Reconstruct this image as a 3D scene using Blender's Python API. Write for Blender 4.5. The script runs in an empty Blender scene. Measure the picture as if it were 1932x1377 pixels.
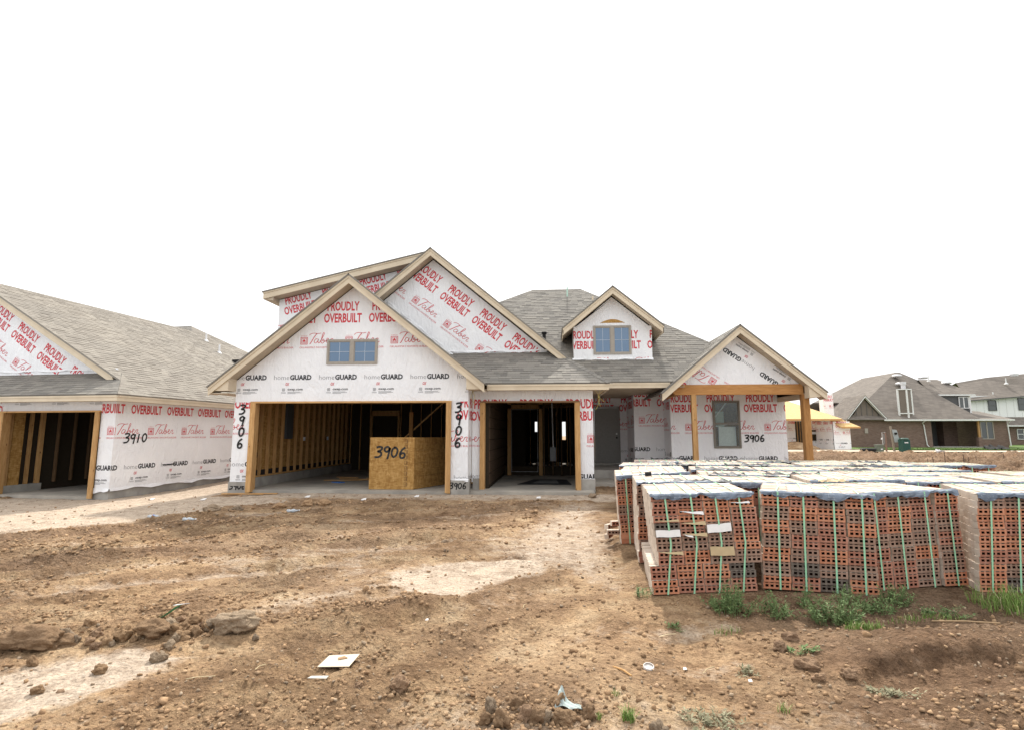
import bpy, math, random
import numpy as np
from mathutils import Vector, Matrix
random.seed(7)
rnd = random.Random(11)
C = bpy.data.collections.new("building_site")
bpy.context.scene.collection.children.link(C)
sc = bpy.context.scene
R = math.radians

# ------------------------------------------------------------------ camera, sky, sun, exposure
cam = bpy.data.cameras.new("camera")
cam.sensor_width = 36.0
cam.lens = 36.0 * 1000 / 1932
cam.clip_start = 0.05
cam.clip_end = 2000
co = bpy.data.objects.new("camera", cam)
C.objects.link(co)
co.location = (0, 0, 1.4)
co.rotation_euler = (R(90) + math.atan(0.129), 0, R(4.2))
sc.camera = co

SUN_EL, SUN_AZ = R(47), R(2)          # sun high behind the houses (azimuth from +Y towards +X)
w = bpy.data.worlds.new("World")
sc.world = w
w.use_nodes = True
nt = w.node_tree
nt.nodes.clear()
N = nt.nodes.new
out = N('ShaderNodeOutputWorld'); bg = N('ShaderNodeBackground')
sky = N('ShaderNodeTexSky'); sky.sky_type = 'NISHITA'; sky.sun_disc = False
sky.sun_elevation = SUN_EL; sky.sun_rotation = SUN_AZ; sky.dust_density = 2.0; sky.air_density = 1.0
tc = N('ShaderNodeTexCoord'); sep = N('ShaderNodeSeparateXYZ')
nt.links.new(tc.outputs['Generated'], sep.inputs[0])
mr = N('ShaderNodeMapRange'); mr.inputs[1].default_value = -0.75; mr.inputs[2].default_value = 0.25
mr.inputs[3].default_value = 0.74; mr.inputs[4].default_value = 0.985
nt.links.new(sep.outputs['Y'], mr.inputs[0])
cl = N('ShaderNodeTexNoise'); cl.inputs['Scale'].default_value = 2.2; cl.inputs['Detail'].default_value = 6
mp = N('ShaderNodeMapping'); mp.inputs['Scale'].default_value = (1, 1, 3)
nt.links.new(tc.outputs['Generated'], mp.inputs[0]); nt.links.new(mp.outputs[0], cl.inputs[0])
cr = N('ShaderNodeMapRange'); cr.inputs[1].default_value = .3; cr.inputs[2].default_value = .7
cr.inputs[3].default_value = 10.6; cr.inputs[4].default_value = 16.5
nt.links.new(cl.outputs[0], cr.inputs[0])
comb = N('ShaderNodeCombineColor')
zr = N('ShaderNodeMapRange'); zr.inputs[1].default_value = 0; zr.inputs[2].default_value = .42; zr.inputs[3].default_value = .58; zr.inputs[4].default_value = 1
nt.links.new(sep.outputs['Z'], zr.inputs[0]); zm = N('ShaderNodeMath'); zm.operation = 'MULTIPLY'
nt.links.new(cr.outputs[0], zm.inputs[0]); nt.links.new(zr.outputs[0], zm.inputs[1])
for i in range(3): nt.links.new(zm.outputs[0], comb.inputs[i])
mx = N('ShaderNodeMix'); mx.data_type = 'RGBA'
nt.links.new(mr.outputs[0], mx.inputs[0]); nt.links.new(sky.outputs[0], mx.inputs[6]); nt.links.new(comb.outputs[0], mx.inputs[7])
nt.links.new(mx.outputs[2], bg.inputs[0]); bg.inputs[1].default_value = 0.1
nt.links.new(bg.outputs[0], out.inputs[0])

sun = bpy.data.lights.new("sun", 'SUN'); sun.energy = 3.6; sun.angle = R(1.6); sun.color = (1, .955, .88)
so = bpy.data.objects.new("sun", sun); C.objects.link(so)
dv = Vector((math.sin(SUN_AZ) * math.cos(SUN_EL), math.cos(SUN_AZ) * math.cos(SUN_EL), math.sin(SUN_EL)))
so.rotation_euler = dv.to_track_quat('Z', 'Y').to_euler(); so.location = dv * 60
vs = sc.view_settings
vs.view_transform = 'Standard'; vs.look = 'None'; vs.gamma = 1; vs.use_curve_mapping = False; vs.exposure = 0.62
sc.cycles.max_bounces = 8
sc.cycles.use_denoising = True

# ------------------------------------------------------------------ materials
def newmat(name, rough=.8, spec=.3):
    m = bpy.data.materials.new(name); m.use_nodes = True
    t = m.node_tree; b = t.nodes['Principled BSDF']
    b.inputs['Roughness'].default_value = rough
    b.inputs['Specular IOR Level'].default_value = spec
    return m, t, b

def ramp(t, fac, stops):
    r = t.nodes.new('ShaderNodeValToRGB'); t.links.new(fac, r.inputs[0])
    e = r.color_ramp.elements
    while len(e) < len(stops): e.new(.5)
    for i, (p, c) in enumerate(stops):
        e[i].position = p; e[i].color = (*c, 1)
    return r.outputs[0]

def noise(t, scale, detail=4, rough=.55, coord='Object', vscale=None, dist=0):
    c = t.nodes.new('ShaderNodeTexCoord'); n = t.nodes.new('ShaderNodeTexNoise')
    n.inputs['Scale'].default_value = scale; n.inputs['Detail'].default_value = detail
    n.inputs['Roughness'].default_value = rough; n.inputs['Distortion'].default_value = dist
    if vscale:
        m = t.nodes.new('ShaderNodeMapping'); m.inputs['Scale'].default_value = vscale
        t.links.new(c.outputs[coord], m.inputs[0]); t.links.new(m.outputs[0], n.inputs[0])
    else: t.links.new(c.outputs[coord], n.inputs[0])
    return n.outputs[0]

def bump(t, b, h, strength=.3, dist=.01):
    n = t.nodes.new('ShaderNodeBump'); n.inputs['Strength'].default_value = strength; n.inputs['Distance'].default_value = dist
    t.links.new(h, n.inputs['Height'])
    t.links.new(n.outputs[0], b.inputs['Normal'])

def math_(t, op, a, b_):
    n = t.nodes.new('ShaderNodeMath'); n.operation = op
    for i, v in enumerate((a, b_)):
        if v is None: continue
        if isinstance(v, (int, float)): n.inputs[i].default_value = v
        else: t.links.new(v, n.inputs[i])
    return n.outputs[0]

def island(t):
    g = t.nodes.new('ShaderNodeNewGeometry'); o = t.nodes.new('ShaderNodeObjectInfo')
    s = math_(t, 'ADD', g.outputs['Random Per Island'], o.outputs['Random'])
    return math_(t, 'FRACT', s, None)

def mixc(t, fac, a, b_, mode='MIX'):
    n = t.nodes.new('ShaderNodeMix'); n.data_type = 'RGBA'; n.blend_type = mode
    if isinstance(fac, (int, float)): n.inputs[0].default_value = fac
    else: t.links.new(fac, n.inputs[0])
    for k, v in ((6, a), (7, b_)):
        if isinstance(v, tuple): n.inputs[k].default_value = (*v, 1)
        else: t.links.new(v, n.inputs[k])
    return n.outputs[2]

def two_tone(name, a, b_, scale=8, rough=.8, spec=.3, bs=.2, bd=.004, vscale=None, lo=.35, hi=.65, detail=4):
    m, t, b = newmat(name, rough, spec)
    n = noise(t, scale, detail, vscale=vscale)
    t.links.new(ramp(t, n, [(lo, a), (hi, b_)]), b.inputs['Base Color'])
    bump(t, b, n, bs, bd)
    return m

def plain(name, col, rough=.6, spec=.3, metal=0):
    m, t, b = newmat(name, rough, spec)
    n = noise(t, 14, 4)
    c2 = tuple(x * .86 for x in col)
    t.links.new(ramp(t, n, [(.3, c2), (.7, col)]), b.inputs['Base Color'])
    b.inputs['Metallic'].default_value = metal
    return m

M = {}
# house wrap: white woven plastic sheet with creases
m, t, b = newmat('house_wrap', .5, .35)
n1 = noise(t, 1.3, 3, vscale=(1, 1, 1)); n2 = noise(t, 3.0, 6, .6, dist=2.2, vscale=(1.6, 1.6, .7)); n3 = noise(t, 240, 1)
t.links.new(ramp(t, n1, [(.3, (.80, .80, .815)), (.7, (.87, .87, .875))]), b.inputs['Base Color'])
h = math_(t, 'ADD', math_(t, 'MULTIPLY', n2, 1.0), math_(t, 'MULTIPLY', n3, .05))
bump(t, b, h, .8, .045); M['wrap'] = m
M['red'] = plain('red_print', (.62, .055, .07), .55)
M['dark'] = plain('black_print', (.05, .05, .055), .55)
M['grey_print'] = plain('grey_print', (.22, .22, .23), .55)
M['spray'] = two_tone('black_spray_paint', (.012, .012, .012), (.05, .05, .05), 30, .7)
M['tan'] = two_tone('tan_trim_paint', (.57, .475, .345), (.64, .54, .40), 3, .6, bs=.08)
M['soffit'] = two_tone('soffit_board_paint', (.43, .355, .26), (.49, .41, .31), 4, .7, bs=.08)
M['taupe'] = plain('taupe_vinyl_frame', (.36, .32, .27), .5)
M['taupe_dark'] = plain('grey_brown_vinyl_frame', (.22, .20, .165), .5)
M['muntin'] = plain('pale_muntin', (.45, .52, .6), .5)

def shingle_mat(name, stops, dirt=(.10, .09, .085)):
    m, t, b = newmat(name, .93, .15)
    i = island(t)
    c = ramp(t, i, stops)
    n = noise(t, 130, 3); n2 = noise(t, .6, 3)
    c = mixc(t, ramp(t, n, [(.35, (.55,) * 3), (.65, (0,) * 3)]), c, dirt)
    c = mixc(t, .5, c, ramp(t, n2, [(.3, (.85, .85, .85)), (.7, (1.1, 1.08, 1.04))]), 'MULTIPLY')
    t.links.new(c, b.inputs['Base Color']); bump(t, b, n, .5, .004)
    return m
M['shingle'] = shingle_mat('weathered_grey_shingle', [(0, (.17, .16, .145)), (.25, (.27, .25, .22)), (.5, (.20, .19, .17)), (.75, (.30, .28, .245)), (1, (.23, .215, .19))])
M['shingle_tan'] = shingle_mat('tan_grey_shingle', [(0, (.20, .18, .155)), (.25, (.28, .255, .22)), (.5, (.225, .205, .178)), (.75, (.31, .285, .245)), (1, (.255, .232, .2))], (.15, .13, .11))
# far roofs: shingles drawn by the material (too far to pick apart)
m, t, b = newmat('far_shingle', .95, .1)
c0 = t.nodes.new('ShaderNodeTexCoord'); bt = t.nodes.new('ShaderNodeTexBrick')
sx = t.nodes.new('ShaderNodeSeparateXYZ'); t.links.new(c0.outputs['Object'], sx.inputs[0])
cx = t.nodes.new('ShaderNodeCombineXYZ'); t.links.new(math_(t, 'ADD', sx.outputs[0], sx.outputs[1]), cx.inputs[0]); t.links.new(math_(t, 'MULTIPLY', sx.outputs[2], 1.6), cx.inputs[1])
t.links.new(cx.outputs[0], bt.inputs[0]); bt.inputs['Scale'].default_value = 1
bt.inputs['Brick Width'].default_value = .5; bt.inputs['Row Height'].default_value = .2; bt.inputs['Mortar Size'].default_value = .01
for k, v in (('Color1', (.15, .132, .115, 1)), ('Color2', (.205, .18, .155, 1)), ('Mortar', (.11, .095, .085, 1))): bt.inputs[k].default_value = v
t.links.new(bt.outputs[0], b.inputs['Base Color']); M['far_shingle'] = m

def wood(name, a, b_, knots=True, rough=.75, axis=2, sc_=1.0):
    m, t, b = newmat(name, rough, .25)
    vs_ = [9 * sc_, 9 * sc_, 9 * sc_]; vs_[axis] = .9 * sc_
    n = noise(t, 3.5, 6, .6, vscale=tuple(vs_), dist=1.0)
    c = ramp(t, n, [(.32, a), (.66, b_)])
    i = island(t)
    c = mixc(t, .8, c, ramp(t, i, [(0, (.78, .74, .7)), (1, (1.12, 1.1, 1.08))]), 'MULTIPLY')
    if knots:
        cc = t.nodes.new('ShaderNodeTexCoord'); v = t.nodes.new('ShaderNodeTexVoronoi'); v.inputs['Scale'].default_value = 3.4
        mm = t.nodes.new('ShaderNodeMapping'); s3 = [1.6, 1.6, 1.6]; s3[axis] = .8; mm.inputs['Scale'].default_value = s3
        t.links.new(cc.outputs['Object'], mm.inputs[0]); t.links.new(mm.outputs[0], v.inputs[0])
        c = mixc(t, ramp(t, v.outputs['Distance'], [(.05, (.85,) * 3), (.11, (0,) * 3)]), c, (.12, .05, .02))
    t.links.new(c, b.inputs['Base Color']); bump(t, b, n, .2, .003)
    return m
M['pine'] = wood('pine_stud', (.40, .22, .085), (.58, .36, .16))
M['shade_stud'] = wood('shade_toned_stud', (.10, .06, .03), (.17, .105, .055))  # stud wood darkened to paint the shade deep inside the bays
M['pine_h'] = wood('pine_board', (.42, .23, .085), (.60, .37, .16), axis=0)
M['cedar'] = wood('cedar_beam', (.33, .155, .05), (.48, .25, .09), axis=0, knots=False)
M['cedar_v'] = wood('cedar_post', (.34, .16, .05), (.50, .27, .10), axis=2)
# osb
def osb(name, a, b_, c_):
    m, t, b = newmat(name, .8, .2)
    cc = t.nodes.new('ShaderNodeTexCoord'); cols = []
    for s, vsx in ((26, (1, 1, .33)), (31, (.33, .33, 1))):
        mm = t.nodes.new('ShaderNodeMapping'); mm.inputs['Scale'].default_value = vsx
        t.links.new(cc.outputs['Object'], mm.inputs[0])
        v = t.nodes.new('ShaderNodeTexVoronoi'); v.inputs['Scale'].default_value = s
        t.links.new(mm.outputs[0], v.inputs[0]); cols.append(v.outputs['Color'])
    s_ = t.nodes.new('ShaderNodeSeparateColor'); t.links.new(cols[0], s_.inputs[0])
    s2 = t.nodes.new('ShaderNodeSeparateColor'); t.links.new(cols[1], s2.inputs[0])
    f = math_(t, 'MULTIPLY', math_(t, 'ADD', s_.outputs[0], s2.outputs[1]), .5)
    t.links.new(ramp(t, f, [(.1, a), (.5, b_), (.9, c_)]), b.inputs['Base Color']); bump(t, b, f, .3, .002)
    return m
M['osb'] = osb('strand_board', (.30, .155, .045), (.40, .225, .07), (.50, .30, .11))
M['osb_roof'] = osb('strand_board_roof', (.50, .33, .14), (.60, .41, .19), (.66, .46, .22))
M['concrete'] = two_tone('concrete', (.28, .265, .24), (.40, .38, .345), 3.0, .9, .2, .25, .004, detail=8)
M['slab'] = two_tone('dusty_slab', (.30, .275, .24), (.44, .40, .34), 1.4, .95, .15, .2, .004, detail=8)
M['membrane'] = plain('black_membrane', (.015, .015, .018), .6)
M['grey_metal'] = plain('grey_metal', (.12, .125, .13), .45, .5, .3)
M['white_plastic'] = plain('white_plastic', (.75, .75, .75), .4)
M['silver'] = plain('silver_duct', (.62, .62, .63), .4, .5, .2)
M['black'] = plain('black_rubber', (.015, .015, .015), .8)
M['door'] = plain('grey_door_paint', (.22, .215, .20), .5)
M['yellow'] = plain('yellow_wire', (.62, .5, .12), .5)
M['blue'] = plain('blue_tarp_scrap', (.08, .2, .55), .5)
M['void'] = plain('painted_room_shade', (.05, .04, .028), .95, .05)  # near-black: room darkness put into the colour of inner panels

def glass(name, tint, trans, rough=.03, gl=.04, base=None):
    m, t, b = newmat(name, rough, .5)
    b.inputs['Base Color'].default_value = (*(base or tint), 1)
    b.inputs['Roughness'].default_value = rough
    g = t.nodes.new('ShaderNodeBsdfGlossy'); g.inputs['Roughness'].default_value = .02
    tr = t.nodes.new('ShaderNodeBsdfTransparent'); tr.inputs[0].default_value = (*tint, 1)
    fr = t.nodes.new('ShaderNodeFresnel'); fr.inputs[0].default_value = 1.4
    s1 = t.nodes.new('ShaderNodeMixShader'); s2 = t.nodes.new('ShaderNodeMixShader')
    s1.inputs[0].default_value = trans
    t.links.new(b.outputs[0], s1.inputs[1]); t.links.new(tr.outputs[0], s1.inputs[2])
    t.links.new(math_(t, 'ADD', fr.outputs[0], gl), s2.inputs[0]); t.links.new(s1.outputs[0], s2.inputs[1]); t.links.new(g.outputs[0], s2.inputs[2])
    t.links.new(s2.outputs[0], t.nodes['Material Output'].inputs[0])
    return m
M['glass_blue'] = glass('painted_sky_blue_glass', (.08, .155, .265), .0, gl=.03)  # blue sky reflection painted as the pane's base colour
M['glass_clear'] = glass('clear_glass', (.93, .97, .95), .96, gl=.02, base=(.02, .03, .03))
M['glass_far'] = glass('dark_house_glass', (.05, .06, .06), .2)

# ------------------------------------------------------------------ mesh helpers
WORLDROOTS = set()

def setp(o, **k):
    for a, v in k.items():
        if v: o[a] = v

def link(o, parent=None):
    C.objects.link(o)
    if parent is not None:
        o.parent = parent
        if parent.name in WORLDROOTS: o.matrix_parent_inverse = parent.matrix_basis.inverted()
    return o

class MB:
    def __init__(s): s.v = []; s.f = []; s.m = []
    def add(s, vs_, fs, mat=0):
        k = len(s.v); s.v.extend([tuple(v) for v in vs_])
        for f in fs: s.f.append(tuple(i + k for i in f)); s.m.append(mat)
        return s
    def obox(s, o, ax, ay, az, mat=0):
        o, ax, ay, az = map(Vector, (o, ax, ay, az))
        p = [o, o + ax, o + ax + ay, o + ay]; p += [q + az for q in p]
        return s.add(p, [(0, 3, 2, 1), (4, 5, 6, 7), (0, 1, 5, 4), (1, 2, 6, 5), (2, 3, 7, 6), (3, 0, 4, 7)], mat)
    def box(s, x0, x1, y0, y1, z0, z1, mat=0):
        return s.obox((x0, y0, z0), (x1 - x0, 0, 0), (0, y1 - y0, 0), (0, 0, z1 - z0), mat)
    def prism(s, poly, off, mat=0):
        off = Vector(off); n = len(poly); p = [Vector(q) for q in poly]; p2 = [q + off for q in p]
        nn = Vector((0, 0, 0))
        for i in range(n): nn += p[i].cross(p[(i + 1) % n])
        fs = [tuple(range(n)), tuple(range(2 * n - 1, n - 1, -1))] + [(i, i + n, (i + 1) % n + n, (i + 1) % n) for i in range(n)]
        if nn.dot(off) > 0: fs = [tuple(reversed(f)) for f in fs]
        return s.add(p + p2, fs, mat)
    def bar(s, a, b_, w_, h_, up=(0, 0, 1), mat=0):
        a, b_, up = Vector(a), Vector(b_), Vector(up); d = (b_ - a)
        x = d.cross(up).normalized() * w_; y = x.cross(d).normalized() * h_
        return s.obox(a - x / 2 - y / 2, x, y, d, mat) if x.cross(y).dot(d) > 0 else s.obox(a + x / 2 - y / 2, -x, y, d, mat)
    def tube(s, pts, r, n=8, mat=0, cap=True):
        pts = [Vector(p) for p in pts]; rs = r if isinstance(r, (list, tuple)) else [r] * len(pts)
        k = len(s.v)
        for i, p in enumerate(pts):
            d = (pts[min(i + 1, len(pts) - 1)] - pts[max(i - 1, 0)]).normalized()
            u = d.cross(Vector((0, 0, 1)) if abs(d.z) < .9 else Vector((1, 0, 0))).normalized(); v = d.cross(u)
            for j in range(n):
                a = 2 * math.pi * j / n; s.v.append(tuple(p + (u * math.cos(a) + v * math.sin(a)) * rs[i]))
        for i in range(len(pts) - 1):
            for j in range(n):
                j2 = (j + 1) % n; s.f.append((k + i * n + j, k + i * n + j2, k + (i + 1) * n + j2, k + (i + 1) * n + j)); s.m.append(mat)
        if cap:
            s.f.append(tuple(k + j for j in range(n))[::-1]); s.m.append(mat)
            s.f.append(tuple(k + (len(pts) - 1) * n + j for j in range(n))); s.m.append(mat)
        return s
    def mesh(s, name, mats):
        me = bpy.data.meshes.new(name); me.from_pydata(s.v, [], s.f)
        for q in mats: me.materials.append(q)
        if len(mats) > 1: me.polygons.foreach_set('material_index', s.m)
        me.update(); return me
    def build(s, name, mats, parent=None, smooth=False, **props):
        if not isinstance(mats, (list, tuple)): mats = [mats]
        me = s.mesh(name, mats)
        if smooth: me.polygons.foreach_set('use_smooth', [True] * len(me.polygons))
        o = bpy.data.objects.new(name, me); link(o, parent); setp(o, **props); return o

def thing(name, label, cat, loc=(0, 0, 0), rz=0, group=None, world=False):
    o = bpy.data.objects.new(name, None); o.empty_display_size = .2
    o.location = loc; o.rotation_euler = (0, 0, rz); C.objects.link(o)
    setp(o, label=label, category=cat, group=group)
    if world: WORLDROOTS.add(o.name)
    bpy.context.view_layer.update()
    return o

# ------------------------------------------------------------------ 2D print: glyphs, strokes, clipping
def word(text, h, wd=None, weight=0.0, shear=0.0, res=2):
    cu = bpy.data.curves.new('t', 'FONT'); cu.body = text; cu.offset = weight; cu.shear = shear; cu.resolution_u = res; cu.fill_mode = 'FRONT'
    o = bpy.data.objects.new('t', cu); C.objects.link(o)
    me = o.to_mesh(); me.calc_loop_triangles()
    vs_ = [(v.co.x, v.co.y) for v in me.vertices]; tr = [tuple(x.vertices) for x in me.loop_triangles]
    o.to_mesh_clear(); bpy.data.objects.remove(o); bpy.data.curves.remove(cu)
    x0 = min(v[0] for v in vs_); x1 = max(v[0] for v in vs_)
    capy = .729 if any(c.isupper() or c.isdigit() or c in 'hb' for c in text) else .56
    sy = h / capy; sx = (wd / (x1 - x0)) if wd else sy
    return [tuple(((vs_[i][0] - x0) * sx, vs_[i][1] * sy) for i in q) for q in tr]

def spline(pts, n=6):
    o = []; P = [pts[0]] + list(pts) + [pts[-1]]
    for i in range(1, len(P) - 2):
        for k in range(n):
            t_ = k / n
            o.append(tuple(.5 * ((2 * P[i][j]) + (-P[i-1][j] + P[i+1][j]) * t_ + (2*P[i-1][j] - 5*P[i][j] + 4*P[i+1][j] - P[i+2][j]) * t_**2 + (-P[i-1][j] + 3*P[i][j] - 3*P[i+1][j] + P[i+2][j]) * t_**3) for j in (0, 1)))
    o.append(tuple(pts[-1])); return o

def stroke(pts, w_, n=6, wv=None):
    p = spline(pts, n); L = []; out_ = []
    for i, q in enumerate(p):
        a, b_ = p[max(i - 1, 0)], p[min(i + 1, len(p) - 1)]
        dx, dy = b_[0] - a[0], b_[1] - a[1]; l = math.hypot(dx, dy) or 1
        ww = w_ * (1 if wv is None else wv(i / (len(p) - 1)))
        L.append(((q[0] - dy / l * ww / 2, q[1] + dx / l * ww / 2), (q[0] + dy / l * ww / 2, q[1] - dx / l * ww / 2)))
    for i in range(len(L) - 1):
        out_ += [(L[i][0], L[i][1], L[i + 1][1]), (L[i][0], L[i + 1][1], L[i + 1][0])]
    return out_

def tf(tris, dx=0, dy=0, sx=1, sy=1, rot=0):
    c, s = math.cos(rot), math.sin(rot)
    return [tuple((x * sx * c - y * sy * s + dx, x * sx * s + y * sy * c + dy) for x, y in t_) for t_ in tris]

def ring(x0, y0, x1, y1, w_):
    q = []
    for a in ((x0, y0, x1, y0 + w_), (x0, y1 - w_, x1, y1), (x0, y0 + w_, x0 + w_, y1 - w_), (x1 - w_, y0 + w_, x1, y1 - w_)): q += rect(*a)
    return q
def rect(x0, y0, x1, y1): return [((x0, y0), (x1, y0), (x1, y1)), ((x0, y0), (x1, y1), (x0, y1))]

DIG = {'3': [[(.05, .92), (.35, 1.0), (.62, .92), (.5, .68), (.25, .55), (.55, .48), (.62, .25), (.4, .04), (.02, .0)]],
       '9': [[(.55, .82), (.35, .98), (.1, .82), (.15, .58), (.38, .52), (.55, .75), (.6, .9)], [(.6, .95), (.56, .5), (.5, -.12)]],
       '0': [[(.3, .98), (.08, .8), (.05, .35), (.28, .08), (.52, .3), (.55, .75), (.32, .98), (.2, .92)]],
       '1': [[(.3, 1.0), (.28, .5), (.26, .02)]],
       '6': [[(.5, 1.02), (.22, .8), (.08, .4), (.2, .05), (.48, .08), (.55, .35), (.35, .5), (.12, .36)]]}
def hand(text, h, w_, vertical=False, slant=.1, jit=1, per=False):
    o = []; L_ = []
    r_ = random.Random(len(text) * 7 + int(h * 100))
    for i, ch in enumerate(text):
        o = [] if per else o; L_.append(o)
        for st in DIG[ch]:
            g = stroke([((x + slant * y), y) for x, y in st], w_ / h, 6)
            g = [tuple((x * h, y * h) for x, y in t_) for t_ in g]
            if vertical: o += tf(g, r_.uniform(-.02, .02), -i * h * 1.25)
            else: o += tf(g, i * h * .78, r_.uniform(-.05, .03) * h * jit)
    return L_ if per else o

def spray(pl, text, h, w_, vertical=False, slant=.1, at=(0, 0), rot=0, clip=None, d=.01, parent=None):
    for g in hand(text, h, w_, vertical, slant, per=True):
        q = MB(); print_tris(pl, tf(g, at[0], at[1], rot=rot), clip, q, 0, d)
        if q.v: q.build('spray_painted_digit', M['spray'], parent)
T_RED, T_DARK, T_GREY = [], [], []
P = 1.19
T_RED += tf(word('OVERBUILT', .24, 1.0, .03), .06, 1.47)
T_RED += tf(word('PROUDLY', .24, .85, .03), .14, 1.78)
T_RED += tf(word("OKLAHOMA'S FAVORITE BUILDER", .048, 1.03, .0), -.56, .80)
T_RED += tf(word('POWERED BY', .018, .17), -.53, 1.115)
LX = -.54
T_RED += tf(ring(0, 0, .19, .19, .014) + ring(.028, .028, .162, .162, .012), LX, .90)
T_RED += tf([((.05, .095), (.14, .095), (.095, .145))] + rect(.06, .05, .083, .095) + rect(.107, .05, .13, .095) + rect(.083, .078, .107, .095), LX, .90)
S = .63
tab = []
tab += stroke([(.0, .36), (.06, .42), (.2, .45), (.36, .43), (.5, .45)], .022, 5)
tab += stroke([(.33, .44), (.22, .3), (.14, .16), (.06, .02), (.02, .0)], .032, 5)
tab += stroke([(.36, .2), (.28, .2), (.22, .1), (.27, .03), (.36, .1), (.4, .2), (.38, .08), (.42, .03), (.48, .08)], .024, 5)
tab += stroke([(.46, .07), (.56, .24), (.64, .42), (.6, .46), (.55, .3), (.51, .1), (.56, .02), (.65, .08), (.62, .18), (.56, .14), (.66, .1), (.72, .12)], .024, 5)
tab += stroke([(.7, .1), (.78, .14), (.83, .2), (.77, .22), (.74, .1), (.79, .03), (.86, .07), (.93, .2)], .024, 5)
tab += stroke([(.91, .17), (.96, .2), (1.02, .19), (.97, .08), (1.0, .03), (1.08, .08)], .024, 5)
T_RED += tf(tab, LX + .23, .915, .62, .62)
T_GREY += tf(word('home', .125, .40, -.012), 0, 0)
T_DARK += tf(word('GUARD', .125, .57, .045), .42, 0)
T_RED += tf(word('OX', .075, .10, .03, .3), .31, -.15)
T_DARK += tf(word('oxep.com', .05, .40, .02), .37, -.27)
T_GREY += tf(ring(0, 0, .07, .07, .01) + ring(.02, .02, .05, .05, .008), .23, -.29)
for k in range(3): T_GREY += rect(.37, -.315 - k * .022, .37 + (.33, .38, .22)[k], -.306 - k * .022)
for k in range(2): T_GREY += rect(.2, -.325 - k * .02, .33, -.318 - k * .02)
TILE = [(0, T_RED), (1, T_DARK), (2, T_GREY)]

def clip_poly(poly, conv):
    for i in range(len(conv)):
        a, b_ = conv[i], conv[(i + 1) % len(conv)]
        ex, ey = b_[0] - a[0], b_[1] - a[1]; o = []
        if not poly: return []
        d = [ex * (q[1] - a[1]) - ey * (q[0] - a[0]) for q in poly]
        for k in range(len(poly)):
            p, q, dp, dq = poly[k], poly[(k + 1) % len(poly)], d[k], d[(k + 1) % len(poly)]
            if dp >= 0: o.append(p)
            if (dp >= 0) != (dq >= 0):
                t_ = dp / (dp - dq); o.append((p[0] + (q[0] - p[0]) * t_, p[1] + (q[1] - p[1]) * t_))
        poly = o
    return poly

def ccw(poly):
    a = sum(poly[i][0] * poly[(i + 1) % len(poly)][1] - poly[(i + 1) % len(poly)][0] * poly[i][1] for i in range(len(poly)))
    return list(poly) if a > 0 else list(reversed(poly))

class Plane:
    """a wall plane: origin, unit vector u along it, outward normal n; v is up"""
    def __init__(s, o, u, n): s.o, s.u, s.n = Vector(o), Vector(u).normalized(), Vector(n).normalized()
    def p(s, u, v, d=0): return s.o + s.u * u + Vector((0, 0, 1)) * v + s.n * d

def print_tris(pl, tris, conv, mb, mat, d=.003, flip=False):
    conv = ccw(conv)
    xs = [c[0] for c in conv]; ys = [c[1] for c in conv]; bx = (min(xs), max(xs), min(ys), max(ys))
    for t_ in tris:
        if max(q[0] for q in t_) < bx[0] or min(q[0] for q in t_) > bx[1] or max(q[1] for q in t_) < bx[2] or min(q[1] for q in t_) > bx[3]: continue
        c = clip_poly(list(t_), conv)
        if len(c) >= 3: mb.add([pl.p(x, y, d) for x, y in c], [tuple(range(len(c)))], mat)

def print_wrap(pl, conv, anchor, mb, rot=0, d=.003, rows=(0,), vmin=-9, vmax=9):
    conv = ccw(conv); c, s = math.cos(rot), math.sin(rot)
    # bounds in tile space
    loc = [((x - anchor[0]) * c + (y - anchor[1]) * s, -(x - anchor[0]) * s + (y - anchor[1]) * c) for x, y in conv]
    i0 = math.floor(min(q[0] for q in loc) / P) - 1; i1 = math.ceil(max(q[0] for q in loc) / P) + 1
    y0, y1 = min(q[1] for q in loc), max(q[1] for q in loc)
    for j in rows:
        for i in range(i0, i1 + 1):
            for mat, tris in TILE:
                tt = []
                for t_ in tris:
                    yy = [q[1] + j * 2.6 for q in t_]
                    if max(yy) < max(y0, vmin) or min(yy) > min(y1, vmax): continue
                    tt.append(tuple(((x + i * P) * c - (y + j * 2.6) * s + anchor[0], (x + i * P) * s + (y + j * 2.6) * c + anchor[1]) for x, y in t_))
                print_tris(pl, tt, conv, mb, mat, d)

PR = lambda: [M['red'], M['dark'], M['grey_print']]
def wrap_wall(name, pl, pieces, parent, thick=.12, label=None):
    """pieces: (convex polygon, anchor or None, rotation, proud)"""
    w_ = MB(); t_ = MB()
    for poly, anc, rot, proud in pieces:
        poly = ccw(poly)
        w_.prism([pl.p(x, y, proud) for x, y in poly], -pl.n * (thick + proud))
        if anc is not None: print_wrap(pl, poly, anc, t_, rot, proud + .003)
    o = w_.build(name, M['wrap'], parent, label=label)
    if t_.v: t_.build('printed_lettering', PR(), o, kind='stuff')
    return o

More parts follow.
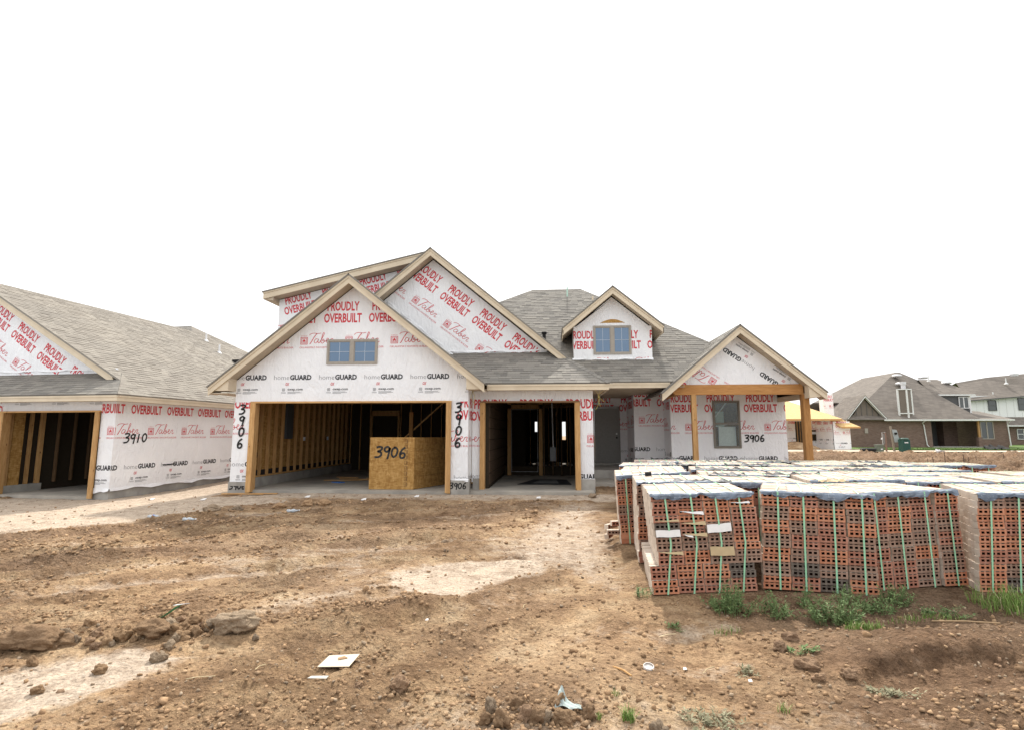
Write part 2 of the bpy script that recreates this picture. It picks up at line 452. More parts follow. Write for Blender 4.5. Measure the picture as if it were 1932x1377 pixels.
def hem(pl, u0, u1, v, drop, parent, seed=0, prints=None):
    r_ = random.Random(seed); n = 26; k = 5; mb = MB(); ph = [r_.uniform(0, 6) for _ in range(4)]
    vs_ = []
    for j in range(k):
        for i in range(n):
            a = i / (n - 1); b_ = j / (k - 1)
            d = .004 + b_ * (.018 + .02 * math.sin(a * 9 * (u1 - u0) + ph[0]) + .012 * math.sin(a * 21 * (u1 - u0) + ph[1]))
            dr = drop * (1 + .35 * math.sin(a * 5 * (u1 - u0) + ph[2]) + .15 * math.sin(a * 17 * (u1 - u0) + ph[3]))
            vs_.append(pl.p(u0 + (u1 - u0) * a, v - dr * b_, max(d, .002 + .004 * b_)))
    fs = [(j * n + i, j * n + i + 1, (j + 1) * n + i + 1, (j + 1) * n + i) for j in range(k - 1) for i in range(n - 1)]
    mb.add(vs_, [tuple(reversed(f)) for f in fs]); return mb.build('wrap_hem', M['wrap'], parent, smooth=True)

# ------------------------------------------------------------------ shingled roof planes
SHQ = []   # candidate single shingles
def roof(name, pts, parent, mat, thick=.05, shingles=True, frame=None, cam_=Vector((0, 0, 1.4)), edge=.02):
    """pts: planar convex polygon, pts[0]->pts[1] runs along the eave"""
    p = [Vector(q) for q in pts]; e = (p[1] - p[0]).normalized(); n = Vector((0, 0, 0))
    for i in range(len(p)): n += (p[i] - p[0]).cross(p[(i + 1) % len(p)] - p[0])
    n.normalize()
    if n.z < 0: n = -n
    up = n.cross(e).normalized()
    if up.z < 0: up = -up
    o = MB().prism(p, -n * thick).build(name, mat, parent)
    if not shingles: return o
    q2 = ccw([((q - p[0]).dot(e), (q - p[0]).dot(up)) for q in p])
    bx = (min(q[0] for q in q2), max(q[0] for q in q2), min(q[1] for q in q2), max(q[1] for q in q2))
    mb = MB(); exp = .143; k = 0; b0 = bx[2]
    Pt = lambda a, b_, h_: p[0] + e * a + up * b_ + n * h_
    WS = (.12, .17, .22, .28, .34)
    while b0 < bx[3]:
        a = bx[0] - rnd.uniform(0, .3)
        while a < bx[1]:
            w_ = rnd.choice(WS); th = rnd.choice((.007, .009, .013, .016)); ext = .155
            quad = [(a, b0), (a + w_ - .003, b0), (a + w_ - .003, b0 + ext), (a, b0 + ext)]
            c = clip_poly(quad, q2)
            if len(c) >= 3:
                full = len(c) == 4 and all(abs(c[i][0] - quad[i][0]) < 1e-6 and abs(c[i][1] - quad[i][1]) < 1e-6 for i in range(4))
                if full:
                    pos = Pt(a, b0, .001)
                    wpos = (frame @ pos) if frame else pos
                    SHQ.append(((wpos - cam_).length, parent, o, w_, th, pos, e, up, n, mb, mat))
                else:
                    mb.prism([Pt(x, y, .012) for x, y in c], -n * .011)
            a += w_
        b0 += exp
    o['_mb'] = 0
    del o['_mb']
    ROOFS.append((o, mb, mat, parent)); return o
ROOFS = []
SHM = {}
def wedge(mb, o, e, up, n, w_, th):
    a = [o, o + e * (w_ - .003), o + e * (w_ - .003) + n * th, o + n * th, o + e * (w_ - .003) + up * .155 + n * .003, o + up * .155 + n * .003]
    mb.add(a, [(0, 1, 2, 3), (3, 2, 4, 5), (1, 4, 2), (0, 3, 5)])
def flush_roofs(limit=300):
    byp = {}
    for s in SHQ: byp.setdefault(s[1].name, []).append(s)
    for nm, L in byp.items():
        L.sort(key=lambda s: s[0])
        for i, (d, par, ro, w_, th, pos, e, up, n, mb, mat) in enumerate(L):
            if i < limit:
                key = (w_, th, mat.name)
                if key not in SHM:
                    q = MB(); wedge(q, Vector((0, 0, 0)), Vector((1, 0, 0)), Vector((0, 1, 0)), Vector((0, 0, 1)), w_, th); SHM[key] = q.mesh('shingle', [mat])
                ob = bpy.data.objects.new('shingle', SHM[key]); C.objects.link(ob); ob.parent = ro
                ob.matrix_basis = Matrix(((e.x, up.x, n.x, pos.x), (e.y, up.y, n.y, pos.y), (e.z, up.z, n.z, pos.z), (0, 0, 0, 1)))
            else: wedge(mb, pos, e, up, n, w_, th)
    for o, mb, mat, par in ROOFS:
        if mb.v: mb.build('shingle_courses', mat, o, kind='stuff')

def grow(poly2, k):  # scale a polygon about its centre
    cx_ = sum(q[0] for q in poly2) / len(poly2); cy_ = sum(q[1] for q in poly2) / len(poly2)
    return [(cx_ + (q[0] - cx_) * k, cy_ + (q[1] - cy_) * k) for q in poly2]

def window(pl, u0, u1, v0, v1, parent, frame, glassm, cols=2, muntin=True, mull=True, depth=.05, rail=False, label=None):
    f = MB(); fw = .05
    def bar(a0, a1, b0, b1, d0=-.04, d1=.035): f.prism([pl.p(a0, b0, d1), pl.p(a1, b0, d1), pl.p(a1, b1, d1), pl.p(a0, b1, d1)], -pl.n * (d1 - d0))
    bar(u0, u0 + fw, v0, v1); bar(u1 - fw, u1, v0, v1); bar(u0 + fw, u1 - fw, v0, v0 + fw * 1.15); bar(u0 + fw, u1 - fw, v1 - fw, v1)
    inn = []
    if mull:
        c = (u0 + u1) / 2; bar(c - .05, c + .05, v0 + fw * 1.15, v1 - fw); inn = [(u0 + fw, c - .05), (c + .05, u1 - fw)]
    else: inn = [(u0 + fw, u1 - fw)]
    o = f.build('window', frame, parent, label=label)
    for a0, a1 in inn:
        s = MB(); sw = .022
        for q in ((a0, a0 + sw, v0 + fw, v1 - fw), (a1 - sw, a1, v0 + fw, v1 - fw), (a0 + sw, a1 - sw, v0 + fw, v0 + fw + sw), (a0 + sw, a1 - sw, v1 - fw - sw, v1 - fw)):
            s.prism([pl.p(q[0], q[2], .02), pl.p(q[1], q[2], .02), pl.p(q[1], q[3], .02), pl.p(q[0], q[3], .02)], -pl.n * .04)
        s.build('sash', frame, o)
        MB().prism([pl.p(a0 + sw, v0 + fw + sw, .013), pl.p(a1 - sw, v0 + fw + sw, .013), pl.p(a1 - sw, v1 - fw - sw, .013), pl.p(a0 + sw, v1 - fw - sw, .013)], -pl.n * .006).build('pane', glassm, o)
        mm = MB()
        if muntin:
            ca = (a0 + a1) / 2; cv = (v0 + v1) / 2
            mm.prism([pl.p(ca - .006, v0 + fw + sw, .018), pl.p(ca + .006, v0 + fw + sw, .018), pl.p(ca + .006, v1 - fw - sw, .018), pl.p(ca - .006, v1 - fw - sw, .018)], -pl.n * .005)
            mm.prism([pl.p(a0 + sw, cv - .006, .0205), pl.p(a1 - sw, cv - .006, .0205), pl.p(a1 - sw, cv + .006, .0205), pl.p(a0 + sw, cv + .006, .0205)], -pl.n * .005)
            mm.build('muntin', M['muntin'], o)
        if rail:
            cv = (v0 + v1) / 2 + .02
            MB().prism([pl.p(a0, cv - .03, .03), pl.p(a1, cv - .03, .03), pl.p(a1, cv + .03, .03), pl.p(a0, cv + .03, .03)], -pl.n * .05).build('meeting_rail', frame, o)
    return o

def stud_row(a, b_, z0, z1, parent, mat, wd=.038, dp=.09, n=None, spacing=.406, skip=(), jit=0):
    """studs standing along a->b (2D), narrow face towards the row's normal"""
    a, b_ = Vector((*a, 0)), Vector((*b_, 0)); d = (b_ - a); L = d.length; d.normalize(); nr = Vector((-d.y, d.x, 0))
    k = 0; s = 0
    key = ('stud', round(z1 - z0, 3), wd, dp, mat.name)
    if key not in SHM: SHM[key] = MB().box(-wd / 2, wd / 2, -dp / 2, dp / 2, 0, z1 - z0).mesh('stud', [mat])
    while s <= L + .001:
        if not any(x0 <= s <= x1 for x0, x1 in skip):
            o = bpy.data.objects.new('stud', SHM[key]); link(o, parent)
            p = a + d * s
            o.location = (p.x, p.y, z0); o.rotation_euler = (0, 0, math.atan2(d.y, d.x) + rnd.uniform(-1, 1) * jit)
        s += spacing + rnd.uniform(-.01, .01)

# ==================================================================== GROUND
def vnoise(x, y, seed=0):
    xi = np.floor(x).astype(np.int64); yi = np.floor(y).astype(np.int64); xf = x - xi; yf = y - yi
    def hsh(i, j):
        h_ = (i * 374761393 + j * 668265263 + seed * 982451653) & 0xffffffff
        h_ = ((h_ ^ (h_ >> 13)) * 1274126177) & 0xffffffff
        return ((h_ ^ (h_ >> 16)) & 0xffff) / 65535.0
    u = xf * xf * (3 - 2 * xf); v = yf * yf * (3 - 2 * yf)
    return (hsh(xi, yi) * (1 - u) + hsh(xi + 1, yi) * u) * (1 - v) + (hsh(xi, yi + 1) * (1 - u) + hsh(xi + 1, yi + 1) * u) * v
def fbm(x, y, sc_, oct_=4, seed=0, gain=.5):
    s = 0; a = 1; tot = 0
    for i in range(oct_):
        s = s + a * (vnoise(x * sc_ + 17.3 * i, y * sc_ - 9.1 * i, seed + i) * 2 - 1); tot += a; a *= gain; sc_ *= 2.03
    return s / tot
def polydist(x, y, poly):
    """signed distance, positive inside"""
    ins = np.zeros(x.shape, bool); dm = np.full(x.shape, 1e9); n = len(poly)
    for i in range(n):
        (x0, y0), (x1, y1) = poly[i], poly[(i + 1) % n]
        c = ((y0 > y) != (y1 > y)) & (x < (x1 - x0) * (y - y0) / ((y1 - y0) + 1e-12) + x0); ins ^= c
        ex, ey = x1 - x0, y1 - y0; t_ = np.clip(((x - x0) * ex + (y - y0) * ey) / (ex * ex + ey * ey), 0, 1)
        dm = np.minimum(dm, np.hypot(x - x0 - t_ * ex, y - y0 - t_ * ey))
    return np.where(ins, dm, -dm)
def sm(x, a, b_): t_ = np.clip((x - a) / (b_ - a), 0, 1); return t_ * t_ * (3 - 2 * t_)
def gauss(x, y, cx_, cy_, sx_, sy_, rot=0):
    c, s = math.cos(rot), math.sin(rot); u = (x - cx_) * c + (y - cy_) * s; v = -(x - cx_) * s + (y - cy_) * c
    return np.exp(-(u / sx_) ** 2 - (v / sy_) ** 2)

SANDS = [([(-14, 7.2), (-14, 17), (-8.3, 19), (-8.25, 12.6), (-6.4, 12.0), (-5.6, 11.6), (-6.6, 10.9), (-6.9, 9.9), (-7.3, 8.9), (-8.3, 8.0)], .3, 1.0),
         ([(-1.78, 6.08), (-1.21, 6.45), (-.54, 6.7), (.05, 6.55), (-.19, 6.09), (-.75, 5.44), (-.94, 5.09), (-1.3, 5.31)], .34, 1.0),
         ([(-3.6, 3.1), (-3.35, 3.5), (-2.87, 3.85), (-2.45, 3.75), (-2.6, 3.3), (-2.75, 3.0), (-3.2, 2.6)], .3, 1.0),
         ([(-.9, 6.9), (-.2, 9.5), (.2, 11.5), (1.1, 11.6), (.85, 8), (.75, 5.6), (.1, 6.3)], .8, .7),
         ([(-2.6, 4.9), (-1.9, 5.6), (-1.5, 5.9), (-1.3, 5.7), (-1.9, 5.0), (-2.5, 4.5)], .5, .65),
         ([(-1.2, 2.6), (-.6, 3.2), (.6, 3.1), (1.5, 3.2), (2.0, 2.9), (2, 2.2), (-1, 2.2)], .9, .45),
         ([(-7.5, 12.0), (-2, 11.9), (1.5, 12.0), (1.5, 13.3), (-7.6, 13.3)], .8, .85)]
def soil(x, y):
    """sand 0..1, roughness 0..1, red 0..1"""
    wx = fbm(x, y, 1.3, 6, 5, .62) * .5 * np.clip(y / 8, .35, 1); S_ = np.zeros(x.shape)
    for poly, soft, amt in SANDS:
        d = polydist(x + wx, y + wx * .7, poly); S_ = np.maximum(S_, sm(d, -soft * .5, soft * .5) * amt)
    streak = fbm(x * .35 + y * .12, y * 1.0 - x * .45, 1.5, 4, 31)
    S_ = np.maximum(S_, sm(streak, .22, .6) * .45 * sm(y, 2, 4) * (1 - sm(y, 11, 13)))
    uu, vv = x * .84 + y * .54, -x * .54 + y * .84
    zn = (1 - sm(x, -.8, .8)) * sm(y, 4.2, 5.4) * (1 - sm(y, 11.3, 12.3)); rt = 0
    for off in (4.55, 5.15, 6.9, 7.5, 8.6): rt = np.maximum(rt, np.exp(-((vv - off - .12 * np.sin(uu * .8 + off)) / .13) ** 2))
    S_ = np.maximum(S_, rt * zn * (.30 + .35 * fbm(x, y, 1.1, 3, 55)))
    churn = .75 * zn * sm(fbm(uu * .4, vv * 1.1, 1.0, 4, 71), -.25, .3)
    red = np.maximum(churn, np.maximum(sm(x, .9, 2.2) * (1 - sm(y, 8, 30)), sm(y, 12, 20) * (1 - sm(y, 41, 44)) * sm(x, 5, 8) * 1.0))
    rough_ = (1 - S_) * (.45 + .55 * sm(fbm(x, y, .7, 3, 9), -.25, .35))
    rough_ = rough_ * (1 - .55 * gauss(x, y, .4, 3.9, 1.2, .9))
    return S_, rough_, red
def ridge(x, y, S_):
    uu, vv = x * .84 + y * .54, -x * .54 + y * .84
    zone = (1 - sm(x, -.6, .6)) * sm(y, 3.4, 4.6) * (1 - sm(y, 11.3, 12.3)) * (1 - .8 * S_)
    return (1 - 2 * np.abs(fbm(uu * .28 + fbm(x, y, .6, 2, 61) * .3, vv * 1.0, 1.15, 4, 62, .55))), zone
def height(x, y):
    S_, rg, red = soil(x, y)
    z = np.full(x.shape, -.12)
    z = z + .07 * sm(y, 9, 12.8) * (1 - sm(y, 30, 45)) * sm(x, -9, -6.5)
    z = z - .15 * (1 - sm(x, -12, -7.5)) * sm(y, 7, 12)
    z = z + .10 * (1 - sm(x, -10.8, -8.2)) * sm(y, 14, 18)
    z = z + .05 * fbm(x, y, .35, 3, 1) * (1 - sm(y, 11, 12.5) * .8)
    # ridged, churned soil running diagonally
    dg = fbm(x * .45 + y * .1, y * 1.2 - x * .5, 1.3, 4, 12)
    z = z + .06 * dg * rg * sm(y, 1, 4) * (1 - sm(y, 11.5, 12.6))
    uu, vv = x * .84 + y * .54, -x * .54 + y * .84
    rz_, zone = ridge(x, y, S_)
    z = z + .085 * (rz_ - .6) * zone
    for off, dep in ((4.55, .07), (5.15, .06), (6.9, .06), (7.5, .07), (8.6, .05)):
        q = vv - off - .12 * np.sin(uu * .8 + off); g_ = np.exp(-(q / .11) ** 2); z = z - dep * g_ * zone * (.6 + .4 * np.sin(uu * 1.3 + off * 3)) + .03 * np.exp(-((q - .2) / .09) ** 2) * zone
    z = z + rg * (.045 * fbm(x, y, 2.6, 5, 3, .6) + .055 * np.abs(fbm(x, y, 6, 4, 4, .6)) + .022 * fbm(x, y, 18, 3, 6, .65))
    z = z + (1 - rg) * (.014 * fbm(x, y, 7, 4, 8, .6) + .01 * fbm(x, y, 2.2, 3, 81))
    z = z + .004 * fbm(x, y, 34, 2, 44)
    # far rough dirt on the right of the house
    far = sm(y, 12, 18) * (1 - sm(y, 42, 47)) * sm(x, 6.5, 8)
    z = z + far * (.55 * np.abs(fbm(x, y, .7, 5, 21, .65)) + .35 * np.abs(fbm(x, y, 2.2, 3, 22, .6)) - .12)
    # mound and cut bank at the front right, hollow beside it
    z = z + .05 * gauss(x, y, 2.75, 4.1, .9, .42, .15) - .05 * gauss(x, y, 2.3, 3.68, .5, .16, .25)
    yb = 3.84 + .12 * np.sin(x * 2.6 + .5) + .05 * fbm(x, y, 5, 3, 91); z = z + (.05 * sm(y, yb - .07, yb + .05) * (1 - sm(y, 4.1, 4.7)) - .035 * (1 - sm(y, yb - .07, yb + .05)) * sm(y, 3.2, 3.7)) * sm(x, 1.7, 2.2) * (1 - sm(x, 3.0, 3.6))
    z = z - .07 * gauss(x, y, 1.05, 4.1, .35, .45, .2) + .05 * gauss(x, y, 2.9, 3.2, .9, .4)
    z = z - .06 * gauss(x, y, -.15, 6.75, .6, .16, .1) + .06 * gauss(x, y, -.35, 6.55, .5, .08, .2)
    z = z + .05 * gauss(x, y, -2.9, 4.2, .6, .25, .5) + .06 * gauss(x, y, -3.7, 3.95, .5, .25)
    # flat bed below the brick packs
    bed = sm(x, .8, 1.0) * sm(y, 5.1, 5.35) * (1 - sm(y, 12.3, 12.8))
    z = z * (1 - bed) + (-.085) * bed
    # tyre tread marks
    u = x + .06 * (y - 5); inb = ((np.abs(u + .02) < .16)) & (y > 4.3) & (y < 6.2)
    z = z - inb * .008 * (np.sin((y + np.abs(u + .02) * .9) * 62) > .1)
    u = (x + 1.0) * .55 - (y - 7.9) * .83; v = (x + 1.0) * .83 + (y - 7.9) * .55
    inb = (np.abs(u) < .12) & (np.abs(v) < 1.1); z = z - inb * .010 * (np.sin(v * 60) > 0)
    # under the houses
    h_ = sm(y, 13.0, 13.12) * sm(x, -8.15, -8.05) * (1 - sm(x, 1.0, 1.1)); z = z * (1 - h_) + (-.3) * h_
    h_ = sm(y, 16.75, 16.9) * sm(x, 1, 1.1) * (1 - sm(x, 7.1, 7.2)); z = z * (1 - h_) - .3 * h_
    lu = (x + 11.26) * .995 - (y - 13.0) * -.0 ; tt = R(5.7); lu = (x + 11.255) * math.cos(tt) - (y - 13.006) * math.sin(tt); lw = (x + 11.255) * math.sin(tt) + (y - 13.006) * math.cos(tt)
    h_ = sm(lw, -.02, .06) * (1 - sm(lu, -.08, -.02)); z = z * (1 - h_) - .5 * h_
    return z

def build_ground():
    ny, nx = 860, 620
    yy = np.exp(np.linspace(math.log(1.9), math.log(420), ny)) - 1.0
    ss = np.linspace(-1, 1, nx)
    Yg, Sg = np.meshgrid(yy, ss, indexing='ij'); Xg = Sg * (1.22 * np.maximum(Yg, 0) + 3.0)
    Zg = height(Xg, Yg); S_, rg, red = soil(Xg, Yg)
    co_ = np.stack([Xg, Yg, Zg], -1).reshape(-1, 3)
    idx = np.arange(ny * nx).reshape(ny, nx)
    q = np.stack([idx[:-1, :-1], idx[:-1, 1:], idx[1:, 1:], idx[1:, :-1]], -1).reshape(-1, 4)
    me = bpy.data.meshes.new('ground'); me.vertices.add(len(co_)); me.vertices.foreach_set('co', co_.ravel())
    me.loops.add(q.size); me.loops.foreach_set('vertex_index', q.ravel()); me.polygons.add(len(q))
    me.polygons.foreach_set('loop_start', np.arange(len(q)) * 4); me.polygons.foreach_set('loop_total', np.full(len(q), 4))
    me.polygons.foreach_set('use_smooth', np.ones(len(q), bool))
    at_ = me.attributes.new('soil', 'FLOAT_COLOR', 'POINT')
    col = np.stack([S_, rg, red, np.ones_like(S_)], -1).reshape(-1, 4).astype(np.float32)
    at_.data.foreach_set('color', col.ravel()); me.update(calc_edges=True)
    m, t, b = newmat('bare_soil', .97, .1)
    a = t.nodes.new('ShaderNodeAttribute'); a.attribute_name = 'soil'; sp = t.nodes.new('ShaderNodeSeparateColor'); t.links.new(a.outputs['Color'], sp.inputs[0])
    n1 = noise(t, 1.7, 8, .62); n2 = noise(t, 38, 6, .7); n3 = noise(t, .45, 5, .6); n4 = noise(t, 9, 6, .65)
    brown = ramp(t, n1, [(.30, (.175, .108, .062)), (.44, (.285, .18, .102)), (.55, (.39, .26, .15)), (.70, (.50, .37, .235))])
    brown = mixc(t, math_(t, 'MULTIPLY', sp.outputs[2], .8), brown, ramp(t, n4, [(.3, (.10, .06, .038)), (.5, (.18, .11, .068)), (.75, (.27, .18, .12))]))
    pale = ramp(t, n4, [(.3, (.33, .245, .165)), (.7, (.44, .345, .25))])
    c = mixc(t, ramp(t, n3, [(.4, (0,) * 3), (.75, (.35,) * 3)]), brown, pale)
    sand = ramp(t, n4, [(.25, (.36, .285, .215)), (.5, (.44, .355, .275)), (.8, (.52, .43, .34))])
    sf = math_(t, 'ADD', math_(t, 'ADD', sp.outputs[0], math_(t, 'MULTIPLY', math_(t, 'SUBTRACT', n4, .5), 1.3)), math_(t, 'MULTIPLY', math_(t, 'SUBTRACT', n2, .5), .25))
    c = mixc(t, ramp(t, sf, [(.2, (0,) * 3), (.8, (1,) * 3)]), c, sand)
    c = mixc(t, 1.0, c, ramp(t, n2, [(.3, (.55, .53, .5)), (.5, (1, 1, 1)), (.72, (1.3, 1.28, 1.25))]), 'MULTIPLY')
    t.links.new(c, b.inputs['Base Color'])
    vo = t.nodes.new('ShaderNodeTexVoronoi'); vo.inputs['Scale'].default_value = 30
    tcn = t.nodes.new('ShaderNodeTexCoord'); t.links.new(tcn.outputs['Object'], vo.inputs[0])
    vo2 = t.nodes.new('ShaderNodeTexVoronoi'); vo2.inputs['Scale'].default_value = 11; vo2.inputs['Detail'].default_value = 3; vo2.inputs['Roughness'].default_value = .6
    t.links.new(tcn.outputs['Object'], vo2.inputs[0]); n5 = noise(t, 16, 8, .72)
    hb = math_(t, 'ADD', math_(t, 'MULTIPLY', n2, .35), math_(t, 'MULTIPLY', vo.outputs[0], .25))
    h2 = math_(t, 'MULTIPLY', math_(t, 'ADD', math_(t, 'MULTIPLY', vo2.outputs[0], -.8), math_(t, 'MULTIPLY', n5, 1.5)), math_(t, 'ADD', math_(t, 'MULTIPLY', sp.outputs[1], 1.0), .12))
    bump(t, b, math_(t, 'ADD', hb, h2), 1.0, .06)
    dk = ramp(t, noise(t, 5.5, 7, .7), [(.34, (.66, .62, .58)), (.5, (1, 1, 1)), (.68, (1.16, 1.15, 1.12))])
    old = b.inputs['Base Color'].links[0].from_socket; t.links.new(mixc(t, 1.0, old, dk, 'MULTIPLY'), b.inputs['Base Color'])
    me.materials.append(m); M['soil'] = m
    o = bpy.data.objects.new('ground', me); C.objects.link(o); o['kind'] = 'structure'
build_ground()

def hz(x, y): return float(height(np.array([float(x)]), np.array([float(y)]))[0])

# ==================================================================== MAIN HOUSE (3906)
HM = thing('house_under_construction', 'unfinished two-storey house in printed white wrap with two open garage bays and a timber porch', 'house', (-3, 13.1, 0), world=True)
XY = Vector((0, -1, 0))
def FP(Y): return Plane((0, Y, 0), (1, 0, 0), (0, -1, 0))      # front facing wall plane, u = x, v = z

def gable_trim(parent, Y, ax_, az, xl, xr, sl, wallY, vert=.21, fr=None):
    """barge boards, crown strip and raking soffit; the outer line falls from the apex with slope sl"""
    L = []
    for sgn, xe in ((-1, xl), (1, xr)):
        ze = az - sl * abs(xe - ax_)
        a0, a1 = Vector((ax_, 0, az - .035)), Vector((xe, 0, ze - .035)); dz = Vector((0, 0, vert))
        for (t0, t1, y0, y1, nm, mt) in ((.07, vert, Y, Y + .035, 'barge_board', M['tan']), (0, .07, Y - .018, Y + .035, 'barge_board', M['tan'])):
            poly = [a0 - Vector((0, 0, t0)), a1 - Vector((0, 0, t0)), a1 - Vector((0, 0, t1)), a0 - Vector((0, 0, t1))]
            mb = MB().prism([q + Vector((0, y0, 0)) for q in poly], (0, y1 - y0, 0)); mb.build(nm, mt, parent)
        s0, s1 = a0 - Vector((0, 0, vert - .055)), a1 - Vector((0, 0, vert - .055))
        sf = [s0 + Vector((0, Y + .035, 0)), s1 + Vector((0, Y + .035, 0)), s1 + Vector((0, wallY - .001, 0)), s0 + Vector((0, wallY - .001, 0))]
        MB().prism(sf, (0, 0, -.02)).build('soffit', M['soffit'], parent)
def eave_return(parent, Y0, Y1, tip, wallx, zb, zw):
    """boxed end of a raking eave: triangle between tip, wall and roof line"""
    a = [(tip[0], Y0, tip[1]), (wallx, Y0, zb), (wallx, Y0, zw)]
    MB().prism(a, (0, Y1 - Y0, 0)).build('eave_return', M['tan'], parent)

# slabs
MB().box(-8.07, 1.03, 13.14, 27, -.45, 0).build('garage_slab', M['slab'], HM)
MB().box(1.1, 7.15, 16.93, 27, -.4, .28).build('foundation', M['concrete'], HM)
MB().box(1.1, 7.15, 15.0, 16.92, -.4, .03).build('porch_slab', M['slab'], HM)
for x0, x1, y0 in ((-8.13, -7.66, 13.06), (-2.46, -2.01, 13.06), (-2.005, -1.82, 13.66), (.73, 1.09, 13.66)):
    MB().box(x0, x1, y0, y0 + .22, -.4, .27 if x0 > -8 else .2).build('concrete_stem', M['concrete'], HM)
MB().box(-8.13, -7.86, 13.29, 27, -.4, .24).build('concrete_stem', M['concrete'], HM)
MB().box(1.12, 1.2, 17.0, 19.42, -.4, .3).box(1.2, 2.66, 19.40, 19.5, -.4, .33).build('concrete_stem', M['concrete'], HM)

# front wall of the big garage bay
A = FP(13.1); G1 = (-5.08, 5.41, .8)
gz = lambda x: G1[1] - G1[2] * abs(x - G1[0]) - .24
wrap_wall('front_wall', A, [
    ([(-8.1, 2.2), (-2.05, 2.2), (-2.05, gz(-2.05)), (-5.08, gz(-5.08)), (-8.1, gz(-8.1))], (-5.91, 2.77), 0, .006),
    ([(-8.12, .16), (-7.61, .16), (-7.61, 2.2), (-8.12, 2.2)], (-8.17, .58), 0, 0),
    ([(-2.52, .3), (-2.05, .3), (-2.05, 2.2), (-2.52, 2.2)], (-3.58, .28), 0, 0)], HM)
hem(A, -8.12, -7.62, .18, .10, HM, 2); hem(A, -2.52, -2.03, .31, .05, HM, 5)
spray(A, '3906', .23, .045, True, at=(-7.98, 1.90), rot=0, clip=[(-9, 0), (0, 0), (0, 4), (-9, 4)], d=.012, parent=HM)
spray(A, '3906', .23, .045, True, at=(-2.38, 1.93), rot=0, clip=[(-9, 0), (0, 0), (0, 4), (-9, 4)], d=.012, parent=HM)
spray(FP(13.06), '3906', .14, .03, at=(-2.5, .07), rot=0, clip=[(-9, 0), (0, 0), (0, .24), (-9, .24)], d=.003, parent=HM)
spray(FP(13.06), '3906', .14, .035, at=(-8.1, .02), rot=0, clip=[(-9, 0), (-7.7, 0), (-7.7, .1), (-9, .1)], d=.003, parent=HM)
# timber lining of the openings
for x0, x1, y0, z0, z1 in ((-7.66, -7.56, 13.03, -.06, 2.17), (-2.56, -2.47, 13.03, -.04, 2.17)):
    MB().box(x0, x1, y0, y0 + .038, z0, z1).build('jamb', M['pine'], HM)
    xx = x1 if x0 < -5 else x0 - .038
    MB().box(xx, xx + .038, y0 + .0, y0 + .20, z0 + .01, z1 - .0).build('jamb', M['pine'], HM)
MB().box(-7.66, -2.47, 13.03, 13.25, 2.172, 2.215).build('header_board', M['pine_h'], HM)
for x0, x1 in ((-1.83, -1.745), (.64, .735)):
    MB().box(x0, x1, 13.62, 13.66, -.05, 2.195).build('jamb', M['pine'], HM)
    xx = x1 if x0 < 0 else x0 - .038
    MB().box(xx, xx + .038, 13.625, 13.84, -.04, 2.195).build('jamb', M['pine'], HM)
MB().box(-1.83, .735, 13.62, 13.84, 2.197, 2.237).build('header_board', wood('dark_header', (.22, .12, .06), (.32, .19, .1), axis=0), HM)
# dirt-stained offcuts at the left jamb
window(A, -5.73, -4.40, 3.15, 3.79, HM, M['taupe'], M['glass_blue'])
gable_trim(HM, 12.7, *G1[:2], -8.6, -1.61, G1[2], 13.1)
eave_return(HM, 12.74, 13.098, (-8.56, 2.47), -8.1, 2.47, 2.82); eave_return(HM, 12.74, 13.098, (-1.65, 2.47), -2.05, 2.47, 2.8)
# side wall of the projecting bay + left outside wall
wrap_wall('side_wall', Plane((-2.05, 13.22, 0), (0, 1, 0), (1, 0, 0)), [([(0, .27), (.48, .27), (.48, 2.8), (0, 2.8)], (.0, .28), 0, 0)], HM, .1)
wrap_wall('side_wall', Plane((-8.1, 27, 0), (0, -1, 0), (-1, 0, 0)), [([(0, .1), (13.78, .1), (13.78, 2.75), (0, 2.75)], (.3, .5), 0, 0)], HM, .03)
for z in (2.75,): MB().box(-8.6, -8.1, 12.74, 15.2, 2.40, 2.42).build('soffit', M['soffit'], HM)
roof('garage_roof', [(-8.63, 12.66, G1[1] - .8 * 3.55), (-8.63, 15.5, G1[1] - .8 * 3.55), (-5.08, 15.5, 5.41), (-5.08, 12.66, 5.41)], HM, M['shingle'], .034, False)
roof('garage_roof', [(-1.58, 12.66, G1[1] - .8 * 3.5), (-1.58, 15.5, G1[1] - .8 * 3.5), (-5.08, 15.5, 5.41), (-5.08, 12.66, 5.41)], HM, M['shingle'], .034, False)
# second bay
B = FP(13.7)
wrap_wall('front_wall', B, [
    ([(-2.04, 2.21), (1.07, 2.21), (1.07, 2.56), (-2.04, 2.56)], (-2.13, .27), 0, .004),
    ([(-2.04, .26), (-1.79, .26), (-1.79, 2.21), (-2.04, 2.21)], (-2.13, .27), 0, 0),
    ([(.7, .26), (1.07, .26), (1.07, 2.21), (.7, 2.21)], (.26, .27), 0, 0)], HM)
hem(B, .7, 1.08, .28, .06, HM, 9); hem(B, -2.04, -1.8, .27, .09, HM, 10)
wrap_wall('side_wall', Plane((1.07, 13.82, 0), (0, 1, 0), (1, 0, 0)), [([(0, .0), (5.7, .0), (5.7, 2.9), (0, 2.9)], (.3, .35), 0, 0)], HM, .1)
